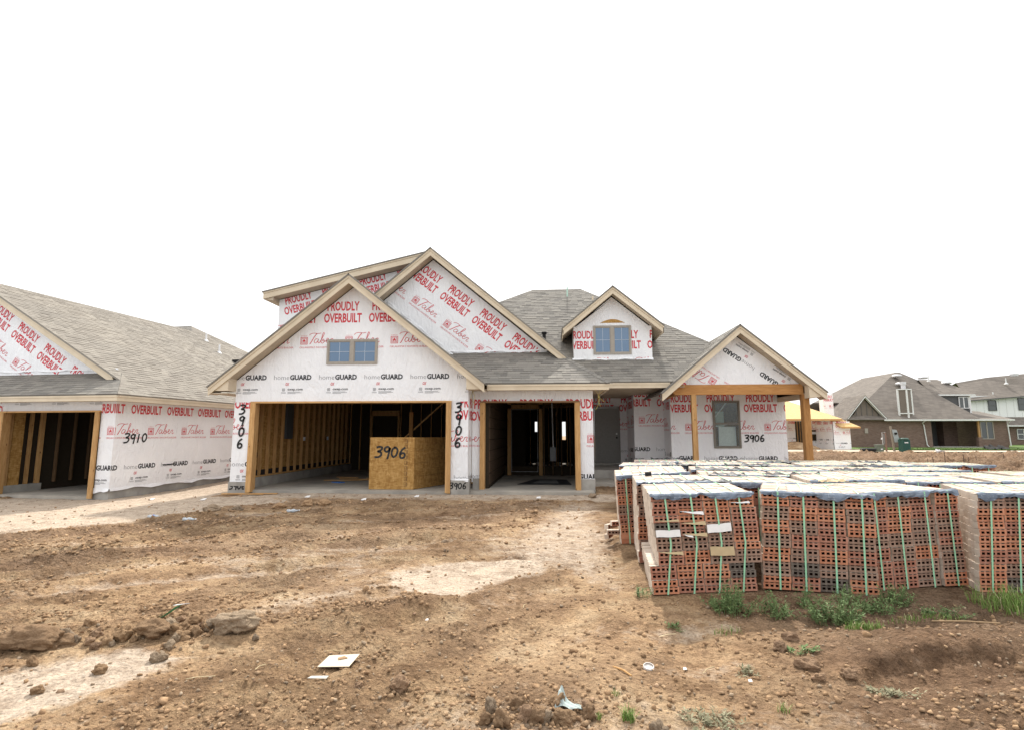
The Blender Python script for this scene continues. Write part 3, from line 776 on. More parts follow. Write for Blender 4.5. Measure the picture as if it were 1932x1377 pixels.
# pent roof over the second bay with hip
roof('pent_roof', [(-2.0, 13.2, 2.65), (1.46, 13.2, 2.65), (.17, 14.9, 3.67), (-3.3, 14.9, 3.67)], HM, M['shingle'], .034)
roof('pent_roof', [(1.46, 13.2, 2.65), (1.46, 16.0, 2.65), (.17, 16.0, 3.67), (.17, 14.9, 3.67)], HM, M['shingle'], .034)
hc = []
for i in range(15):
    a = Vector((1.46, 13.2, 2.65)).lerp(Vector((.17, 14.9, 3.67)), i / 15); b_ = Vector((1.46, 13.2, 2.65)).lerp(Vector((.17, 14.9, 3.67)), (i + 1.1) / 15)
    d = (b_ - a); x = d.cross(Vector((0, 0, 1))).normalized()
    MB().add([a + x * .1 + Vector((0, 0, -.012)), a + Vector((0, 0, .034)), a - x * .1 + Vector((0, 0, -.012)), b_ + x * .1 + Vector((0, 0, -.024)), b_ + Vector((0, 0, .022)), b_ - x * .1 + Vector((0, 0, -.024))],
             [(0, 1, 4, 3), (1, 2, 5, 4), (2, 1, 0)]).build('hip_cap', M['shingle'], HM)
MB().box(-1.6, 1.44, 13.22, 13.26, 2.48, 2.62).build('fascia', M['tan'], HM)
MB().box(-1.6, 1.45, 13.205, 13.26, 2.575, 2.622).build('fascia', M['tan'], HM)
MB().box(1.40, 1.44, 13.26, 16.0, 2.48, 2.62).build('fascia', M['tan'], HM)
MB().box(-2.04, 1.40, 13.26, 13.7, 2.50, 2.515).box(1.08, 1.40, 13.7, 14.86, 2.50, 2.515).build('soffit', M['soffit'], HM)

# tall gable behind the pent roof
CW = FP(14.9); G2 = (-3.42, 6.71, .833)
g2 = lambda x: G2[1] - G2[2] * abs(x - G2[0]) - .25
ang = R(-37.5)
def anch(px, pz, rot, tu, tv): c, s = math.cos(rot), math.sin(rot); return (px - tu * c + tv * s, pz - tu * s - tv * c)
wrap_wall('upper_gable_wall', CW, [([(-5.7, 3.3), (.12, 3.3), (.12, g2(.12)), (-3.42, g2(-3.42)), (-5.7, g2(-5.7))], anch(-2.29, 4.60, ang, .06, 1.47), ang, 0)], HM)
gable_trim(HM, 14.5, *G2[:2], -5.75, .47, G2[2], 14.9)
roof('gable_roof', [(.5, 14.46, G2[1] - .833 * 3.92), (.5, 20, G2[1] - .833 * 3.92), (-3.42, 20, 6.71), (-3.42, 14.46, 6.71)], HM, M['shingle'], .034, False)
roof('gable_roof', [(-5.8, 14.46, G2[1] - .833 * 2.38), (-5.8, 20, G2[1] - .833 * 2.38), (-3.42, 20, 6.71), (-3.42, 14.46, 6.71)], HM, M['shingle'], .034, False)
# loose gathered wrap edge along the left foot of that gable
mb = MB(); r_ = random.Random(4); n = 30; k = 4; vs_ = []
for j in range(k):
    for i in range(n):
        a = i / (n - 1); x = -4.72 + a * 2.6; z = 5.41 - .8 * (x + 5.08) + .10 - j * .035 + .02 * math.sin(a * 23 + j) + .012 * math.sin(a * 51)
        vs_.append((x, 14.86 - .03 * abs(math.sin(a * 17 + j * 1.3)) - (.02 if j % 2 else 0), z))
mb.add(vs_, [(j * n + i, (j + 1) * n + i, (j + 1) * n + i + 1, j * n + i + 1) for j in range(k - 1) for i in range(n - 1)]); mb.build('wrap_hem', M['wrap'], HM, smooth=True)
hem(CW, -3.0, .1, 3.76, .06, HM, 21)

# low sloped dormer on the left
D = FP(15.3); ds = .226; dz = lambda x: 5.61 + ds * (x + 8.6)
wrap_wall('dormer_wall', D, [([(-8.27, 2.8), (-3.5, 2.8), (-3.5, dz(-3.5) - .24), (-8.27, dz(-8.27) - .24)], anch(-5.63 + .0, 5.87, math.atan(ds) * 1.05, .26, 1.78), math.atan(ds) * 1.05, 0)], HM)
wrap_wall('side_wall', Plane((-8.27, 21, 0), (0, -1, 0), (-1, 0, 0)), [([(0, 2.8), (5.6, 2.8), (5.6, 5.42), (0, 5.42)], (.3, 2.9), 0, 0)], HM, .1)
for t0, t1, y0 in ((.075, .235, 14.9), (.035, .075, 14.88)):
    MB().prism([(-8.57, y0, dz(-8.57) - t0), (-3.45, y0, dz(-3.45) - t0), (-3.45, y0, dz(-3.45) - t1), (-8.57, y0, dz(-8.57) - t1)], (0, 14.94 - y0, 0)).build('barge_board', M['tan'], HM)
MB().prism([(-8.57, 14.94, dz(-8.57) - .2), (-3.45, 14.94, dz(-3.45) - .2), (-3.45, 15.299, dz(-3.45) - .2), (-8.57, 15.299, dz(-8.57) - .2)], (0, 0, -.02)).build('soffit', M['soffit'], HM)
MB().prism([(-8.58, 14.94, dz(-8.58) - .05), (-8.58, 14.94, dz(-8.58) - .235), (-8.27, 14.94, dz(-8.27) - .34), (-8.27, 14.94, dz(-8.27) - .2)], (0, 6, 0)).build('soffit', M['soffit'], HM)
roof('dormer_roof', [(-8.61, 14.86, dz(-8.61)), (-8.61, 21, dz(-8.61)), (-3.5, 21, dz(-3.5)), (-3.5, 14.86, dz(-3.5))], HM, M['shingle'], .034, False)

# main hipped roof
mz = lambda y: 2.83 + .75 * (y - 14.9)
roof('main_roof', [(-4.35, 14.9, 2.83), (3.41, 14.9, 2.83), (4.99, 16.71, mz(16.71)), (1.2, 20.5, 7.03), (-.69, 20.5, 7.03), (-4.35, 17.7, mz(17.7))], HM, M['shingle'], .034)
roof('main_roof', [(6.8, 17.2, 2.83), (6.8, 26, 2.83), (1.2, 20.5, 7.03), (4.99, 16.71, 4.1875)], HM, M['shingle'], .034, False)
roof('main_roof', [(6.8, 26.1, 2.83), (-8, 26.1, 2.83), (-.69, 20.5, 7.03), (1.2, 20.5, 7.03)], HM, M['shingle'], .034, False)
MB().prism([(-8, 14.95, 2.78), (-8, 26, 2.78), (-.69, 20.5, 6.95), (-4.35, 17.7, mz(17.7) - .04)], (0, 0, -.03)).build('main_roof', M['shingle'], HM)
MB().box(1.44, 3.3, 14.92, 14.96, 2.66, 2.80).build('fascia', M['tan'], HM)
MB().box(1.44, 3.3, 14.905, 14.96, 2.755, 2.802).build('fascia', M['tan'], HM)
MB().box(1.1, 3.7, 14.96, 19.5, 2.68, 2.70).build('porch_ceiling', M['soffit'], HM)
MB().box(3.3, 7.4, 15.4, 16.9, 2.655, 2.67).build('porch_ceiling', M['soffit'], HM)
# vents on the main roof
v = MB().tube([(-.2, 17.0, 4.35), (-.2, 17.0, 4.60)], .055, 12).tube([(-.2, 17.0, 4.60), (-.2, 17.0, 4.66)], .085, 12); v.build('roof_vent', M['black'], HM)
MB().tube([(.66, 19.9, 6.5), (.66, 19.9, 6.95)], .03, 8).build('vent_pipe', plain('pale_green_plastic', (.45, .62, .52)), HM)
MB().tube([(1.6, 19.6, 6.3), (1.6, 19.6, 6.5)], .03, 8).build('vent_pipe', M['tan'], HM)

# front dormer
DF = FP(15.9); G3 = (1.86, 5.75, .83)
g3 = lambda x: G3[1] - G3[2] * abs(x - G3[0]) - .25
xl, xr = .70, 3.03
a40 = R(-41)
wrap_wall('dormer_wall', DF, [
    ([(xl, 3.45), (1.31, 3.45), (1.31, 4.60), (xl, 4.60)], (2.83 - P, 2.45), 0, .004), ([(2.40, 3.45), (xr, 3.45), (xr, 4.60), (2.40, 4.60)], (2.83 - P, 2.45), 0, .004), ([(1.31, 3.45), (2.40, 3.45), (2.40, 3.76), (1.31, 3.76)], (2.83 - P, 2.45), 0, .004), ([(1.31, 3.76), (2.40, 3.76), (2.40, 4.60), (1.31, 4.60)], None, 0, -.05),
    ([(xl, 4.6), (1.9, 4.6), (1.9, g3(1.9)), (1.86, g3(1.86)), (xl, g3(xl))], None, 0, 0),
    ([(1.9, 4.6), (xr, 4.6), (xr, g3(xr)), (1.9, g3(1.9))], anch(2.0, 5.22, a40, -.3, .92), a40, 0)], HM)
wrap_wall('side_wall', Plane((xl, 18.6, 0), (0, -1, 0), (-1, 0, 0)), [([(0, 3.4), (2.58, 3.4), (2.58, 4.7), (0, 4.7)], None, 0, 0)], HM, .1)
wrap_wall('side_wall', Plane((xr, 16.02, 0), (0, 1, 0), (1, 0, 0)), [([(0, 3.4), (2.58, 3.4), (2.58, 4.7), (0, 4.7)], None, 0, 0)], HM, .1)
arc = [(1.50 + .75 * k_ / 12, 4.70 + .115 * math.sin(math.pi * k_ / 12)) for k_ in range(13)]
MB().prism([DF.p(x, z, .008) for x, z in arc], (0, .02, 0)).build('arched_panel', M['osb'], HM)
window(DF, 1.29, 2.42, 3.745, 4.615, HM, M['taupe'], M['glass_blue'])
gable_trim(HM, 15.5, *G3[:2], .37, 3.31, G3[2], 15.9)
for s_, xx, tip in ((-1, xl, .39), (1, xr, 3.29)):
    MB().prism([(tip, 15.54, 4.36), (xx, 15.54, 4.62), (xx, 15.54, 4.72), (tip, 15.54, 4.45)], (0, 2.2, 0)).build('soffit', M['soffit'], HM)
    MB().box(min(tip, tip + .02 * s_), max(tip, tip + .02 * s_), 15.5, 17.2, 4.31, 4.50).build('fascia', M['tan'], HM)
roof('dormer_roof', [(.34, 15.46, G3[1] - .83 * 1.52), (.34, 19, G3[1] - .83 * 1.52), (1.86, 19, 5.75), (1.86, 15.46, 5.75)], HM, M['shingle'], .034, False)
roof('dormer_roof', [(3.34, 15.46, G3[1] - .83 * 1.48), (3.34, 19, G3[1] - .83 * 1.48), (1.86, 19, 5.75), (1.86, 15.46, 5.75)], HM, M['shingle'], .034, False)
hem(DF, xl - .04, xr + .02, 3.64, .05, HM, 31)

# entry recess
E1 = FP(19.5)
wrap_wall('entry_wall', E1, [([(2.46, .33), (2.9, .33), (2.9, 2.9), (2.46, 2.9)], (2.54 - .14, .74), 0, .003),
    ([(1.2, 2.36), (2.46, 2.36), (2.46, 2.9), (1.2, 2.9)], (2.54 - .14, .74), 0, .003)], HM)
d_ = MB().box(1.56, 2.42, 19.42, 19.46, .40, 2.33); dr = d_.build('door', M['door'], HM)
MB().box(1.50, 2.47, 19.44, 19.50, .36, .40).box(1.50, 1.555, 19.44, 19.50, .4, 2.38).box(2.425, 2.47, 19.44, 19.50, .4, 2.38).box(1.555, 2.425, 19.44, 19.50, 2.335, 2.38).build('door_frame', M['door'], HM)
MB().tube([(2.34, 19.42, 1.40), (2.34, 19.37, 1.40)], .03, 12).build('deadbolt', M['white_plastic'], dr)
MB().tube([(2.34, 19.42, 1.26), (2.34, 19.36, 1.26)], .03, 12).build('handle', M['black'], dr)
wrap_wall('entry_wall', Plane((2.74, 19.5, 0), (0, -1, 0), (-1, 0, 0)), [([(0, .33), (1.495, .33), (1.495, 2.9), (0, 2.9)], (.25, .80), 0, 0)], HM)
wrap_wall('entry_wall', FP(17.9), [([(2.741, .30), (3.9, .30), (3.9, 2.68), (2.741, 2.68)], anch(3.5, 2.31, 0, .06, 1.47), 0, 0)], HM, .1)
wrap_wall('entry_wall', Plane((3.71, 17.9, 0), (0, -1, 0), (-1, 0, 0)), [([(0, .3), (.875, .3), (.875, 2.68), (0, 2.68)], (.3, .7), 0, 0)], HM, .1)
# right wing
RW = FP(16.9); an = (4.69, .6)
wrap_wall('right_wing_wall', RW, [
    ([(3.711, .2), (5.01, .2), (5.01, 2.68), (3.711, 2.68)], an, 0, 0), ([(5.79, .2), (7.18, .2), (7.18, 2.68), (5.79, 2.68)], an, 0, 0),
    ([(5.01, .2), (5.79, .2), (5.79, .98), (5.01, .98)], an, 0, 0), ([(5.01, 2.40), (5.79, 2.40), (5.79, 2.68), (5.01, 2.68)], an, 0, 0)], HM)
window(RW, 4.99, 5.81, .96, 2.42, HM, M['taupe_dark'], M['glass_clear'], muntin=False, mull=False, rail=True)
wrap_wall('side_wall', Plane((7.18, 17.02, 0), (0, 1, 0), (1, 0, 0)), [([(0, .1), (9, .1), (9, 2.68), (0, 2.68)], (.5, .6), 0, 0)], HM, .1)
spray(RW, '3906', .20, .04, at=(5.90, 1.16), rot=0, clip=[(5, 0), (9, 0), (9, 4), (5, 4)], d=.008, parent=HM)
# room behind that window
MB().box(3.9, 7.0, 19.6, 19.65, .3, 2.7).box(3.85, 3.9, 17.1, 19.6, .3, 2.7).box(7.0, 7.05, 17.1, 19.6, .3, 2.7).box(3.9, 7.0, 17.1, 19.6, 2.7, 2.75).build('room_lining', M['osb'], HM)
MB().box(5.2, 5.72, 17.06, 17.12, .98, 1.62).build('foam_board', M['white_plastic'], HM)
MB().box(5.2, 5.45, 17.3, 17.36, 1.62, 2.1).build('foam_board', plain('pale_green_board', (.45, .55, .48)), HM)
for a_, b_ in (((5.05, 17.05, 1.85), (5.5, 17.07, 2.4)), ((5.1, 17.05, 1.62), (5.75, 17.05, 1.74))): MB().bar(a_, b_, .02, .07, (0, 1, 0)).build('plastic_film', M['wrap'], HM)
# porch
MB().box(3.45, 6.96, 15.16, 15.3, 2.48, 2.76).build('porch_beam', M['cedar'], HM)
MB().box(3.5, 3.64, 15.3, 16.9, 2.48, 2.66).build('porch_beam', wood('cedar_side', (.33, .155, .05), (.48, .25, .09), axis=1, knots=False), HM)
MB().box(3.42, 3.5, 15.10, 15.16, 2.5, 2.74).build('beam_cap', M['cedar'], HM)
MB().box(3.92, 4.00, 15.14, 15.28, .03, 2.48).build('porch_post', M['pine'], HM); MB().box(4.003, 4.06, 15.17, 15.26, .4, 2.48).build('porch_post', M['pine'], HM)
MB().box(6.91, 7.09, 15.13, 15.31, .03, 2.48).build('porch_post', M['cedar_v'], HM)
MB().box(6.96, 7.09, 15.10, 16.9, 2.50, 2.80).build('beam_cap', M['tan'], HM)
PG = FP(15.22); G4 = (5.23, 4.38, .85)
g4 = lambda x: G4[1] - G4[2] * abs(x - G4[0]) - .25
a4 = R(144.5)
wrap_wall('porch_gable_wall', PG, [([(3.55, 2.762), (6.95, 2.762), (6.95, max(2.763, g4(6.95))), (5.23, g4(5.23)), (3.55, max(2.763, g4(3.55)))], anch(5.72, 3.24, a4, 0, 0), a4, 0)], HM, .08)
gable_trim(HM, 14.8, *G4[:2], 3.05, 7.40, G4[2], 15.22)
MB().prism([(7.37, 14.84, 2.40), (6.96, 14.84, 2.36), (6.96, 14.84, 2.76), (7.37, 14.84, 2.50)], (0, 2.2, 0)).build('eave_return', M['tan'], HM)
MB().box(7.36, 7.385, 14.84, 22, 2.40, 2.52).build('fascia', M['tan'], HM)
MB().box(7.19, 7.36, 17.04, 22, 2.40, 2.42).build('soffit', M['soffit'], HM)
roof('porch_roof', [(3.02, 14.76, G4[1] - .85 * 2.21), (3.02, 17.6, G4[1] - .85 * 2.21), (5.23, 17.6, 4.38), (5.23, 14.76, 4.38)], HM, M['shingle'], .034)
roof('porch_roof', [(7.43, 14.76, G4[1] - .85 * 2.2), (7.43, 22, G4[1] - .85 * 2.2), (5.23, 22, 4.38), (5.23, 14.76, 4.38)], HM, M['shingle'], .034, False)
# hanging straps of yellow wire under the eaves
for x, y, z0, L, sp in ((1.12, 13.5, 2.5, .5, .10), (1.25, 13.5, 2.5, .42, -.06), (1.36, 13.6, 2.5, .3, -.14), (-2.0, 13.3, 2.5, .42, .08), (-1.92, 13.3, 2.5, .35, -.1)):
    pts = [(x + sp * math.sin(k_ / 6 * math.pi), y, z0 - L * k_ / 6) for k_ in range(7)]
    MB().tube(pts, .004, 5).build('yellow_wire', M['yellow'], HM)

# ---- inside the garages
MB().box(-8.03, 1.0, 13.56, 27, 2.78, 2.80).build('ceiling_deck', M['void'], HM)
for i in range(18): MB().box(-8.0, 1.0, 13.6 + i * .61, 13.638 + i * .61, 2.55, 2.78).build('ceiling_joist', M['pine_h'], HM)
MB().box(-8.07, -8.03, 13.25, 27, .28, 2.78).build('sheathing', M['osb'], HM)
MB().box(-8.02, -7.92, 13.26, 20.6, .241, .28).build('bottom_plate', M['pine'], HM)
MB().box(-8.028, -8.0, 13.3, 20.6, .282, .42).build('moisture_strip', M['membrane'], HM)
stud_row((-7.97, 13.35), (-7.97, 20.5), .281, 2.76, HM, M['pine'], skip=((1.9, 2.1),))
MB().box(-8.0, -7.92, 15.3, 15.36, .281, 2.76).build('stud', M['pine'], HM)
eb = MB().box(-8.02, -7.90, 15.45, 15.85, 1.25, 2.3).build('electric_panel', M['grey_metal'], HM)
MB().tube([(-7.93, 13.85, 2.76), (-7.93, 13.85, .85)], .02, 8).tube([(-7.93, 13.85, .9), (-7.90, 13.8, .78)], .06, 10).build('cable_riser', M['black'], HM)
for y in (16.6, 18.4): MB().box(-7.93, -7.90, y, y + .1, 1.18, 1.3).build('outlet_box', M['white_plastic'], HM)
stud_row((-7.9, 20.6), (1.0, 20.6), .0, 2.76, HM, M['pine'], skip=((.9, 1.9), (5.6, 7.9)))
MB().box(-7.05, -5.95, 20.55, 20.65, 2.1, 2.3).box(-7.08, -7.0, 20.5, 20.55, 0, 2.1).box(-6.0, -5.92, 20.5, 20.55, 0, 2.1).build('door_lining', M['pine'], HM)
MB().box(-8.0, -1.0, 20.68, 20.70, 0, 2.76).build('sheathing', M['void'], HM)  # near-black panel added to paint the unlit depth behind the studs
stud_row((-2.25, 14.0), (-2.25, 20.5), 0, 2.76, HM, M['pine'], spacing=.6)
stud_row((-7.9, 23.6), (1.0, 23.6), .0, 2.76, HM, M['pine'], skip=((1.5, 2.2), (7.0, 7.6)))
MB().bar((-5.2, 17.2, .9), (-3.4, 17.2, 2.5), .04, .09, (0, 1, 0)).build('brace', M['pine_h'], HM)
MB().box(-4.62, -4.5, 17.1, 17.2, 0, 2.1).build('stud', M['cedar_v'], HM)
# rear wall with openings to daylight
ops = [(-7.66, -7.5, 1.0, 2.1), (-5.3, -4.95, 1.5, 2.1), (-.82, -.70, 1.5, 2.0), (.55, .72, 1.1, 2.0)]
xs = -8.03; rw = MB()
for x0, x1, z0, z1 in ops:
    rw.box(xs, x0, 26.9, 27, 0, 2.8).box(x0, x1, 26.9, 27, 0, z0).box(x0, x1, 26.9, 27, z1, 2.8); xs = x1
rw.box(xs, 1.0, 26.9, 27, 0, 2.8); rw.build('rear_wall', M['void'], HM)
# second bay interior
MB().box(-1.74, -1.62, 13.9, 20.4, 0, 2.78).build('partition', M['void'], HM)
for i in range(9): MB().box(-1.62, -1.6, 13.9, 20.4, .1 + i * .29, .1 + i * .29 + .27).build('lining_board', wood('shade_dark_board', (.05, .033, .02), (.085, .055, .034), axis=1) if i == 0 else M['shade_dark_board'] if 'shade_dark_board' in M else bpy.data.materials['shade_dark_board'], HM)  # lining boards coloured darker to carry the dim bay's shade
MB().box(-1.5, -1.38, 18.3, 18.4, 0, 2.76).box(-.42, -.3, 18.3, 18.4, 0, 2.76).box(-1.5, -.3, 18.3, 18.4, 2.25, 2.4).build('inner_door_lining', M['pine'], HM)
MB().box(-1.36, -1.345, 18.26, 18.28, .12, 2.23).box(-.47, -.455, 18.26, 18.28, .12, 2.23).box(-1.345, -.47, 18.26, 18.28, 2.215, 2.23).box(-1.345, -.47, 18.26, 18.28, .12, .135).build('inner_door_trim', plain('grey_plastic_trim', (.4, .4, .4)), HM)
stud_row((-.25, 18.35), (.98, 18.35), 0, 2.76, HM, M['shade_stud'], spacing=.3)
stud_row((.92, 14.2), (.92, 20.4), 0, 2.76, HM, M['shade_stud'], spacing=.45)
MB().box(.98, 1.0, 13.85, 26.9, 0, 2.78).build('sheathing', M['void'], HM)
MB().box(-1.6, 1.0, 18.42, 18.5, 0, .3).build('floor_step', M['void'], HM)  # step coloured near-black, shade at the back of the bay painted in
pp = MB().tube([(.02, 17.0, 2.76), (.06, 17.0, .95)], .016, 8).build('hanging_pipe', M['white_plastic'], HM)
MB().box(-.04, .14, 16.96, 17.02, .55, .98).build('panel_box', M['grey_metal'], pp)

# things lying in the garages
def plank(x, y, z, L, w_, th, rz, label, mat='pine_h', tilt=0):
    o = MB().box(-L / 2, L / 2, -w_ / 2, w_ / 2, 0, th).build('wood_offcut', M[mat]); o.location = (x, y, z); o.rotation_euler = (0, tilt, rz)
    setp(o, label=label, category='wood offcut'); return o
for i, (x, y, L, rz) in enumerate(((-6.3, 15.9, 1.1, .1), (-5.9, 16.3, 1.4, -.15), (-5.6, 16.0, .9, .35), (-5.2, 16.6, 1.2, .05), (-6.5, 16.8, .8, -.3), (-5.0, 17.3, 1.0, .2))):
    o = plank(x, y, .002 + i * .003, L, .06, .02, rz, 'yellow wood offcut scattered on the floor of the wide garage bay'); o['group'] = 'wood offcuts on the garage floor'
o = MB().prism([(-6.35, 15.2, 0.003), (-6.05, 15.05, .003), (-5.95, 15.2, .003), (-6.2, 15.35, .003)], (0, 0, .02)).build('plastic_scrap', M['blue'], label='bright blue plastic scrap on the wide garage floor', category='scrap')
o = MB().prism([(-.95, 15.0, .002), (.55, 15.0, .002), (.45, 16.6, .002), (-.55, 16.6, .002)], (0, 0, .012)).build('floor_mat', M['membrane'], label='black mat lying on the floor of the narrow garage bay', category='mat')
MB().prism([(-.55, 15.35, .0145), (.2, 15.35, .0145), (.15, 16.2, .0145), (-.35, 16.2, .0145)], (0, 0, .004)).build('mat_centre', plain('grey_mat', (.16, .17, .17)), o)
# strand board crate with number
ob = thing('board_crate', 'strand board box with black number 3906, standing at the edge of the wide garage floor', 'crate', (-4.2, 13.9, 0), 0)
fx0, fx1, fy = -.44, .72, -.45
def cr_(name, poly, off): return MB().prism(poly, off).build(name, M['osb'], ob)
cr_('front_panel', [(fx0, fy, .005), (fx1, fy, .005), (fx1, fy, 1.31), (fx0, fy, 1.31)], (0, .018, 0))
ddx, ddy = .56, 1.5
for i in range(4):
    z0, z1 = .01 + i * .325, .01 + (i + 1) * .325 - .006
    cr_('side_panel', [(fx1, fy + .02, z0), (fx1 + ddx, fy + ddy, z0), (fx1 + ddx, fy + ddy, z1), (fx1, fy + .02, z1)], (-.02, .01, 0))
cr_('back_panel', [(fx0, fy + ddy, .005), (fx1 + ddx, fy + ddy, .005), (fx1 + ddx, fy + ddy, 1.3), (fx0, fy + ddy, 1.3)], (0, .018, 0))
cr_('side_panel', [(fx0, fy + .02, .005), (fx0, fy + ddy, .005), (fx0, fy + ddy, 1.3), (fx0, fy + .02, 1.3)], (.018, 0, 0))
spray(Plane((0, fy, 0), (1, 0, 0), (0, -1, 0)), '3906', .27, .05, False, .1, at=(fx0 + .12, .82), rot=-.06, clip=[(-2, 0), (2, 0), (2, 2), (-2, 2)], d=.004, parent=ob)
s = MB()
for k_ in range(9):
    print_tris(Plane((0, fy, 0), (1, 0, 0), (0, -1, 0)), tf(ring(0, 0, .05, .1, .008) + rect(.06, .0, .075, .1), fx1 - .25, .08 + k_ * .135), [(-2, 0), (2, 0), (2, 2), (-2, 2)], s, 0, .003)
s.build('panel_stamp', plain('brown_stamp', (.16, .08, .03)), ob)

# ==================================================================== LEFT HOUSE (3910)
HL = thing('house_under_construction', 'unfinished wrapped house at the left edge, black 3910 sprayed on its side wall', 'house', (-11.255, 13.006, 0), R(-5.7))
LF = Matrix.Translation((-11.255, 13.006, 0)) @ Matrix.Rotation(R(-5.7), 4, 'Z')
F0 = Plane((0, 0, 0), (1, 0, 0), (0, -1, 0)); S0 = Plane((0, 0, 0), (0, 1, 0), (1, 0, 0))
fa = (-.86, .47)
wrap_wall('front_wall', F0, [([(-.44, 0), (-.102, 0), (-.102, 2.3), (-.44, 2.3)], fa, 0, 0), ([(-.102, 0), (-.0, 0), (-.0, 2.3), (-.102, 2.3)], fa, 0, 0), ([(-3.59, 1.98), (-.44, 1.98), (-.44, 2.3), (-3.59, 2.3)], (-4.6, 2.52), 0, .003), ([(-7, 0), (-3.59, 0), (-3.59, 2.3), (-7, 2.3)], (-5.0, .45), 0, 0)], HL)
wrap_wall('side_wall', S0, [([(.003, 0.0), (14, 0.0), (14, 2.3), (.003, 2.3)], (.38, .47), 0, .002)], HL, .1)
hem(S0, 0, 6.2, .03, .07, HL, 41); hem(F0, -.46, .01, .02, .09, HL, 42)
spray(S0, '3910', .24, .042, at=(.28, 1.16), rot=0, clip=[(0, 0), (5, 0), (5, 3), (0, 3)], d=.01, parent=HL)
s = MB(); print_tris(S0, tf(stroke([(1.62, .52), (1.8, .515), (2.08, .53)], .035), 0, 0), [(0, 0), (5, 0), (5, 3), (0, 3)], s, 0, .01); s.build('spray_mark', M['spray'], HL)
MB().box(-.5, -.03, .03, .2, -.5, .0).box(-.2, -.03, .2, 14, -.5, 0).build('concrete_stem', M['concrete'], HL)
MB().box(-9, -.21, .04, 12, -.55, -.2).build('garage_slab', M['slab'], HL)
MB().box(-.53, -.44, -.07, -.03, -.24, 1.96).build('jamb', M['pine'], HL); MB().box(-.57, -.53, -.07, .14, -.24, 1.96).build('jamb', M['pine'], HL)
MB().box(-3.75, -.44, -.07, .14, 1.962, 2.0).build('header_board', M['pine_h'], HL)
MB().box(-3.62, -3.50, -.07, -.03, -.28, 1.96).build('jamb', M['pine'], HL); MB().box(-3.50, -3.46, -.07, .14, -.28, 1.96).build('jamb', M['pine'], HL)
for w_, d_, m_ in ((.2, .12, 'pine'), (.34, .28, 'osb'), (.80, .06, 'pine'), (1.08, .10, 'pine'), (1.6, .04, 'shade_stud'), (2.1, .04, 'shade_stud'), (2.6, .04, 'shade_stud')):
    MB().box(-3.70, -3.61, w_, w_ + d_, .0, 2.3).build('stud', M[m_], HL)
MB().box(-3.74, -3.58, .16, 1.22, -.2, .0).build('concrete_stem', M['concrete'], HL)
MB().box(-3.82, -3.745, .13, 7.4, -.25, 2.55).build('sheathing', M['void'], HL)  # near-black instead of board colour, painting the garage's darkness
MB().box(-.22, -.12, .14, 7.4, 0, 2.55).build('sheathing', M['void'], HL)
MB().box(-3.9, -.1, .13, 7.6, 2.31, 2.40).build('ceiling_deck', M['void'], HL)
rb = MB(); rb.box(-3.8, -2.55, 7.4, 7.5, -.2, 2.55).box(-2.42, -.1, 7.4, 7.5, -.2, 2.55).box(-2.55, -2.42, 7.4, 7.5, -.2, .9).box(-2.55, -2.42, 7.4, 7.5, 2.05, 2.55); rb.build('rear_wall', M['osb'], HL)
for i in range(7): MB().box(-3.3 + i * .45, -3.26 + i * .45, 7.2, 7.3, -.2, 2.5).build('stud', M['shade_stud'], HL)
MB().box(-2.9, -2.82, 5.4, 5.5, -.2, 2.1).box(-1.9, -1.82, 5.4, 5.5, -.2, 2.1).box(-2.9, -1.82, 5.4, 5.5, 2.1, 2.2).build('door_lining', M['pine'], HL)
for i in range(7):
    u = -2.85 + i * .3 + rnd.uniform(-.05, .05)
    o = MB().tube([(0, 0, 0), (.10 + rnd.uniform(-.04, .06), 0, .42)], .055, 10).build('duct_roll', M['silver'])
    wp = LF @ Vector((u, 3.4, -.2)); o.location = wp; setp(o, label='silver duct roll leaning in a row on the floor of the left garage', category='duct roll', group='silver rolls in the left garage')
o = MB().prism([(0, 0, 0), (1.1, 0, 0), (1.3, .5, 0), (.5, .6, 0)], (0, 0, .01)).build('floor_mat', M['membrane'], label='dark sheet lying on the left garage floor', category='sheet'); o.location = LF @ Vector((-1.8, 1.6, -.198)); o.rotation_euler = (0, 0, R(-5.7))
# eaves and roofs
MB().box(-8, .46, -.45, -.41, 2.22, 2.36).build('fascia', M['tan'], HL); MB().box(-8, .47, -.465, -.41, 2.315, 2.362).build('fascia', M['tan'], HL)
MB().box(.42, .46, -.41, 14, 2.22, 2.36).build('fascia', M['tan'], HL); MB().box(.43, .475, -.40, 14, 2.315, 2.362).build('fascia', M['tan'], HL)
MB().box(-8, .42, -.41, -.001, 2.235, 2.25).box(.004, .42, 0, 14, 2.235, 2.25).build('soffit', M['soffit'], HL)
sl = .58; zs = lambda u: 2.385 + sl * (.48 - u)
roof('pent_roof', [(-8, -.47, 2.385), (.48, -.47, 2.385), (-.66, .7, 3.06), (-8, .7, 3.06)], HL, M['shingle'], .034, frame=LF)
roof('side_roof', [(.48, .26, 2.385), (.48, 15.8, 2.385), (-5.6, 10.0, zs(-5.6)), (-5.6, .26, zs(-5.6))], HL, M['shingle_tan'], .034, frame=LF)
roof('side_roof', [(.48, -.47, 2.385), (.48, .26, 2.385), (-.23, .26, zs(-.23))], HL, M['shingle_tan'], .034, frame=LF)
roof('side_roof', [(-11.7, 8.9, 2.385), (-11.7, .26, 2.385), (-5.6, .26, zs(-5.6)), (-5.6, 8.9, zs(-5.6))], HL, M['shingle_tan'], .034, False, frame=LF)
al = math.radians(-33.5)
zg = lambda u: zs(u) - .24
